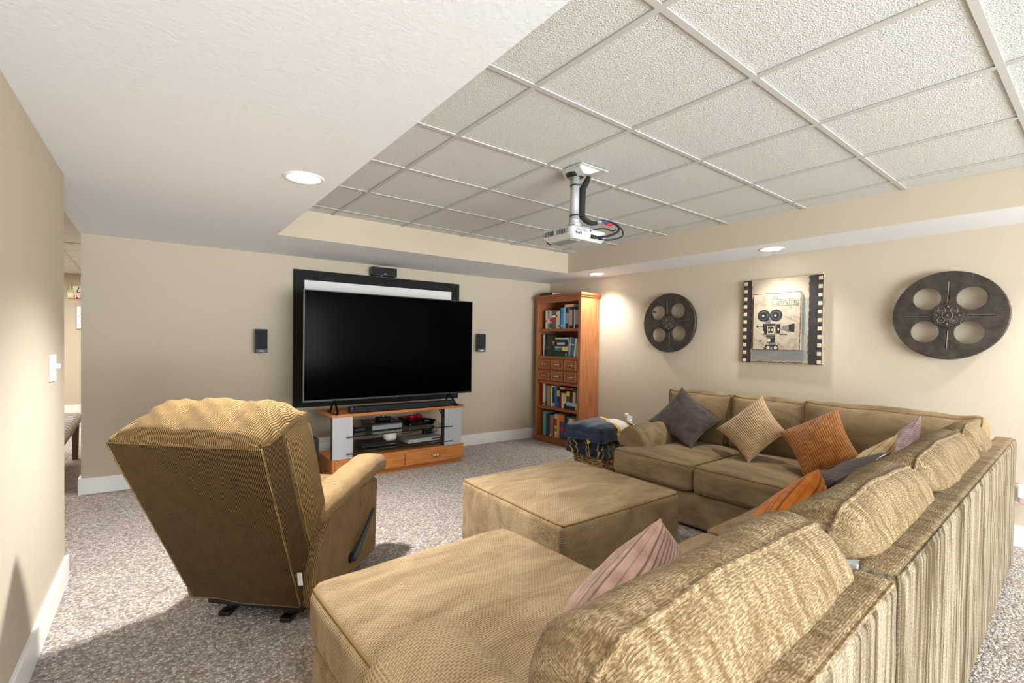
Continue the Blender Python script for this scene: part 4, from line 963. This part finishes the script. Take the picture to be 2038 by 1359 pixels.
# --- corner section
t = empty('sectional_corner', 'long tan chenille corner section with its brushed back to the camera', 'sofa', (1.34, .292, 0), RB, 'sections of the tan chenille sofa')
XR = 2.715
softbox('base', (XR-.012, .73, .245), .03, M['sofa'], t, ((XR+.012)/2, .42, .147), n=20, wr=.004)
seat(t, .012, .655, .33, .822, .265, .452, None, 5); seat(t, .658, 1.60, .33, .822, .265, .452, None, 6); seat(t, 1.603, 2.50, .20, .80, .265, .448, None, 7)
bf2, _ = softbox('back_frame', (XR-.012, .10, .73), .028, M['sofa_panel'], t, ((XR+.012)/2, .05, .385), n=26, wr=.003, ws=5, seams=('y-',), welt=M['sofa_panel'], wr_r=.004)
softbox('side_frame', (.10, .69, .70), .028, M['sofa_panel'], t, (XR-.05, .447, .37), n=12, wr=.002)
bx('decking', M['decking'], t, .014, XR-.10, .085, .125, .70, .742, .003)
back_cushion(t, .012, .88, .205, .632, .44, .215, M['sofa_back'], 13, 2); back_cushion(t, .885, 1.93, .205, .635, .44, .215, M['sofa_back'], 13, 4); back_cushion(t, 1.935, 2.36, .205, .635, .44, .215, M['sofa_back'], 13, 5)
o, _ = back_cushion(t, -.47, .47, 0, 0, .43, .19, M['sofa'], 13, 6, ('y+', 'y-'), .05, .31, crisp); o.location = (2.49, .58, .658); o.rotation_euler = (math.radians(12), 0, math.radians(90)-RB)
for x, y in ((.08, .12), (1.4, .12), (2.62, .12), (.08, .74), (1.4, .74), (2.62, .74)): bx('foot', M['black'], t, x-.03, x+.03, y-.03, y+.03, 0, .03, .003)
# --- wall section: local x runs towards the television, local y towards the room
t = empty('sectional_loveseat', 'tan chenille two seat section along the right wall, ending in a rolled arm', 'sofa', (4.06, 1.175, 0), math.pi/2, 'sections of the tan chenille sofa')
softbox('base', (1.285, 1.08, .245), .03, M['sofa'], t, (.645, .555, .147), n=18, wr=.004)
def tee_cut2(q, g):
    q = q.copy(); yl = q[:, 1]+.71; s = np.clip((.93-yl)/.03, 0, 1)
    q[:, 0] = np.where(q[:, 0] > 0, q[:, 0]*(1-s*.46), q[:, 0]); return q
seat(t, .003, .597, .30, 1.128, .265, .455, None, 8, .022); seat(t, .60, 1.278, .30, 1.135, .265, .455, tee_cut2, 9, .022)
softbox('back_frame', (1.285, .10, .70), .028, M['sofa'], t, (.645, .05, .37), n=16, wr=.002)
back_cushion(t, .20, .782, .205, .636, .455, .20, M['sofa'], 12, 10, ('y+', 'y-'), .05, .31, crisp); back_cushion(t, .786, 1.37, .205, .636, .455, .20, M['sofa'], 12, 11, ('y+', 'y-'), .05, .31, crisp)
arm(t, 1.105, 1, .10, .945, M['sofa'])
for x, y in ((.06, .08), (1.22, .08), (.06, 1.02), (1.22, 1.02)): bx('foot', M['black'], t, x-.03, x+.03, y-.03, y+.03, 0, .03, .003)
for o in (bf1, bf2):
    o.data.materials.append(M['sofa_back'])
    for p in o.data.polygons:
        if p.normal.z > .75: p.material_index = 1
# --- ottoman
def round_plan(q, g):
    q = q.copy(); k = .022*(np.abs(g[:, 0])*np.abs(g[:, 1]))**9; q[:, 0] *= 1-k; q[:, 1] *= 1-k; return q
t = empty('ottoman', 'large square tan chenille ottoman on the carpet inside the sofa', 'ottoman', (1.94, 1.945, 0), math.radians(-1.5))
softbox('cushion', (.90, .90, .43), .035, M['sofa'], t, (0, 0, .24), n=26, bulge=(.012, .012, .026), wr=.006, ws=5, fn=round_plan, seams=('z+',), seed=12)
for x in (-.36, .36):
    for y in (-.36, .36): bx('foot', M['black'], t, x-.035, x+.035, y-.035, y+.035, 0, .04, .003)

# ================================================================== THROW PILLOWS
def pillow(label, A, B, C_, D_, th, mat, ridges=26, depth=.0045, axis=0, pinch=.10, tagcol=None, wr=.011, seed=0):
    A, B, C_, D_ = map(Vector, (A, B, C_, D_)); cen = (A+B+C_+D_)/4; NN, MMr = (ridges*6, 40) if axis == 0 else (40, ridges*6)
    nrm = (D_-A).cross(B-A).normalized()
    UVL = []
    def sheet(sgn):
        g = []
        for i in range(NN+1):
            for j in range(MMr+1):
                x, y = -math.cos(math.pi*i/NN), -math.cos(math.pi*j/MMr)
                x = .3*x+.7*(2*i/NN-1); y = .3*y+.7*(2*j/MMr-1)
                ex, ey = max(0, 1-x*x), max(0, 1-y*y)
                xx = x*(1-pinch*ey); yy = y*(1-pinch*ex)
                a, b = (xx+1)/2, (yy+1)/2
                P = A*(1-a)*(1-b)+D_*a*(1-b)+B*(1-a)*b+C_*a*b
                puff = th/2*(ex*ey)**.42
                k = (x if axis == 0 else y)
                rd = depth*abs(math.cos(math.pi*ridges*(k+1)/2))**.6*min(1, (ex*ey)**.3)
                w_ = wr*noise.noise(Vector((x*2.2+seed, y*2.2, sgn*.7)))*(ex*ey)**.3
                g.append(P-cen+nrm*sgn*(puff+rd+w_)); UVL.append((ridges*(k+1)/2, (y if axis == 0 else x)))
        return g
    t1, t2 = sheet(1), sheet(-1); st = MMr+1; fs = []
    off = len(t1)
    for i in range(NN):
        for j in range(MMr):
            q = (i*st+j, (i+1)*st+j, (i+1)*st+j+1, i*st+j+1); fs.append(q); fs.append(tuple(off+k for k in q[::-1]))
    o = link_mesh('throw_pillow', t1+t2, fs, mat, None, cen, smooth=True)
    vi = np.empty(len(o.data.loops), dtype=np.int32); o.data.loops.foreach_get('vertex_index', vi); o.data.uv_layers[0].data.foreach_set('uv', np.array(UVL)[vi].ravel())
    tag(o, label, 'pillow', 'corduroy throw pillows on the sofa')
    bd = [i*st for i in range(NN+1)]+[NN*st+j for j in range(1, st)]+[i*st+MMr for i in range(NN-1, -1, -1)]+[j for j in range(MMr-1, 0, -1)]
    MB().tube([t1[k] for k in bd], .0035, 5, True).build('seam', mat, o, smooth=True)
    return o
plum = velvet('plum_corduroy', rgb(70, 56, 54), rgb(94, 78, 76)); tanv = velvet('tan_corduroy', rgb(176, 144, 106), rgb(202, 172, 134)); rust = velvet('rust_corduroy', rgb(156, 94, 40), rgb(184, 122, 62))
orange = velvet('orange_corduroy', rgb(176, 92, 22), rgb(212, 130, 40)); rose = velvet('rose_corduroy', rgb(148, 117, 103), rgb(180, 148, 133)); creamv = velvet('cream_corduroy', rgb(206, 170, 116), rgb(236, 212, 170)); mauve = velvet('mauve_corduroy', rgb(150, 122, 122), rgb(184, 156, 158))
pillow('dark plum corduroy pillow leaning at the arm end of the wall section', (3.72, 2.35, .90), (3.60, 2.60, .585), (3.33, 2.02, .475), (3.72, 2.00, .66), .15, plum, 34, .004, 1, seed=1)
pillow('tan corduroy pillow between the plum and rust ones on the wall section', (3.68, 1.655, .895), (3.55, 1.93, .62), (3.26, 1.545, .475), (3.55, 1.43, .67), .16, tanv, 24, .006, 1, seed=2)
pillow('rust brown corduroy pillow on the wall section, nearest the sofa corner', (3.60, 1.14, .865), (3.45, 1.43, .68), (3.22, 1.19, .475), (3.40, .94, .585), .16, rust, 24, .006, 1, seed=3)
pillow('rose corduroy pillow on the chaise, its corner showing above the near back cushion', (1.075, .735, .805), (.70, .72, .59), (.96, .92, .475), (1.36, .78, .56), .20, rose, 38, .007, 0, seed=4)
pillow('bright orange corduroy pillow leaning behind the second back cushion', (2.17, .75, .765), (1.84, .79, .56), (2.04, .96, .475), (2.40, .80, .53), .18, orange, 20, .008, 0, seed=5)
p = pillow('dark plum pillow seen edge on with a white tag, along the sofa back', (2.25, .715, .715), (2.33, .92, .475), (2.86, .90, .475), (2.78, .66, .775), .14, plum, 24, .008, 0, .03, seed=6)
MB().box(-.035, .035, -.012, .012, -.002, .002).build('care_tag', M['white_plastic'], p, loc=Vector((2.66, .665, .768))-p.location, rot=(-.9, -.12, -.12))
pillow('cream corduroy pillow behind the tagged plum one', (3.05, .70, .82), (2.78, .86, .55), (3.05, .95, .475), (3.32, .84, .60), .12, creamv, 20, .007, 0, seed=7)
pillow('mauve striped corduroy pillow nearest the right wall in the sofa corner', (3.60, .72, .87), (3.17, .74, .66), (3.28, .88, .475), (3.70, .84, .56), .12, mauve, 24, .006, 1, seed=8)

# ================================================================== BASKET AND BLANKETS
t = empty('wicker_basket', 'square wicker basket holding blankets between bookcase and sofa arm', 'basket', (3.385, 2.985, 0), 0)
def sq(s, rr=.05, n=8):
    pts = []
    for cx, cy, a0 in ((1, 1, 0), (-1, 1, 90), (-1, -1, 180), (1, -1, 270)):
        for k in range(n+1):
            a = math.radians(a0+90*k/n); pts.append(((s-rr)*cx+rr*math.cos(a), (s-rr)*cy+rr*math.sin(a)))
    return pts
def resample(pts, n):
    P = [Vector(p) for p in pts]; P.append(P[0]); L = [0]
    for i in range(len(P)-1): L.append(L[-1]+(P[i+1]-P[i]).length)
    out = []
    for k in range(n):
        d_ = L[-1]*k/n; i = max(j for j in range(len(L)-1) if L[j] <= d_+1e-9); s = (d_-L[i])/max(1e-9, L[i+1]-L[i]); out.append(P[i].lerp(P[i+1], s))
    return out
NST = 28
for k in range(13):
    z = .012+k*.021; s = .158+.022*k/12; ring = resample(sq(s), NST*6); path = []
    for i, p in enumerate(ring):
        w_ = .0055*math.sin(math.pi*i/6+(math.pi if k % 2 else 0)); d_ = Vector((p.x, p.y)).normalized(); path.append((p.x+d_.x*w_, p.y+d_.y*w_, z))
    MB().tube(path, .0085, 6, True).build('wicker_strand', M['wicker'], t, smooth=True)
b0, b1 = resample(sq(.158), NST), resample(sq(.182), NST)
for a, b in zip(b0, b1): MB().tube([(a.x, a.y, .004), (b.x, b.y, .282)], .0045, 6).build('stake', M['wicker'], t)
MB().tube([(p.x, p.y, .287) for p in resample(sq(.182), 60)], .011, 7, True).build('rim', M['wicker'], t, smooth=True)
bx('basket_floor', M['wicker'], t, -.15, .15, -.15, .15, .004, .012, 0)
def fleece(name, stops, scale, rot, dist=3):
    q = N(name); w_ = q.new('TexWave', {'Vector': q.coord('Object', (1, 1, 1), rot), 'Scale': scale, 'Distortion': dist, 'Detail': 2}); n = q.new('TexNoise', {'Vector': q.coord('Object'), 'Scale': 160})
    q.set(Base_Color=q.ramp(w_.outputs[0], stops), Roughness=.95, Sheen_Weight=.4, Specular_IOR_Level=.1); q.bump(n.outputs[0], .002, .5); return q.m
navy, gold, wht, grn = rgb(20, 28, 46), rgb(226, 178, 50), rgb(232, 228, 222), rgb(44, 92, 78)
low = fleece('navy_green_fleece', [(0, navy), (.68, rgb(24, 34, 52)), (.76, grn), (.86, gold), (.93, navy)], 4.2, (0, 0, .5), 5)
def band_mat():
    q = N('navy_banded_fleece'); s = q.new('SeparateXYZ', {0: q.coord('Object', rot=(0, 0, .5))}); n = q.new('TexNoise', {'Vector': q.coord('Object'), 'Scale': 7, 'Detail': 3})
    v = q.math('ADD', q.math('MULTIPLY', s.outputs[0], 1.0), q.math('MULTIPLY', n.outputs[0], .12))
    v = q.math('ADD', v, .38)
    r = q.new('ValToRGB', {0: v}); e = r.color_ramp.elements; r.color_ramp.interpolation = 'CONSTANT'
    st = [(0, rgb(34, 50, 80)), (.30, rgb(22, 32, 52)), (.50, gold), (.54, wht), (.64, gold), (.67, rgb(20, 26, 40)), (.73, wht), (.85, gold)]
    while len(e) < len(st): e.new(.5)
    for el, (p_, c_) in zip(e, st): el.position = p_; el.color = c_
    q.set(Base_Color=r.outputs[0], Roughness=.95, Sheen_Weight=.4, Specular_IOR_Level=.1); n2 = q.new('TexNoise', {'Vector': q.coord('Object'), 'Scale': 160}); q.bump(n2.outputs[0], .002, .5); return q.m
def droopy(amt, sd):
    def f(q, g):
        q = q.copy(); e = np.clip(np.maximum(np.abs(g[:, 0]), np.abs(g[:, 1]))-.62, 0, 1)
        q[:, 2] -= amt*e
        for i in range(len(q)):
            v = Vector((q[i, 0]*9+sd, q[i, 1]*9, q[i, 2]*4)); k = noise.noise(v)
            q[i, 2] += .014*k; q[i, 0] += .010*noise.noise(v*1.3+Vector((5, 0, 0))); q[i, 1] += .01*k
        return q
    return f
def blanket(label, loc, size, mat, rz, amt, sd, corner=None):
    o = empty('folded_blanket', label, 'blanket', loc, rz, 'folded blankets on the wicker basket')
    z = 0
    for k, th in enumerate((.52, .48)):
        softbox('fold', (size[0]-.02*k, size[1]-.015*k, size[2]*th*1.05), size[2]*th*.5, mat, o, (.008*k, .006*k, z+size[2]*th/2), n=18, wr=.003, fn=droopy(amt, sd+k*1.3), seams=(), seed=sd); z += size[2]*th
    return o
blanket('dark navy blanket with green and gold pattern, the lower one on the basket', (3.40, 2.99, .288), (.50, .44, .12), low, .05, .10, 2)
t = blanket('navy blanket with gold and white bands, the upper one on the basket', (3.40, 2.985, .425), (.54, .46, .125), band_mat(), .03, .09, 6)
MB().add([(-.258, -.04, .03), (-.262, -.14, .015), (-.262, -.07, -.055), (-.250, -.04, .03), (-.254, -.14, .015), (-.254, -.07, -.055)], [(0, 2, 1), (3, 4, 5), (0, 1, 4, 3), (1, 2, 5, 4), (2, 0, 3, 5)]).build('turned_corner', plain('gold_fleece', gold, .9), t)
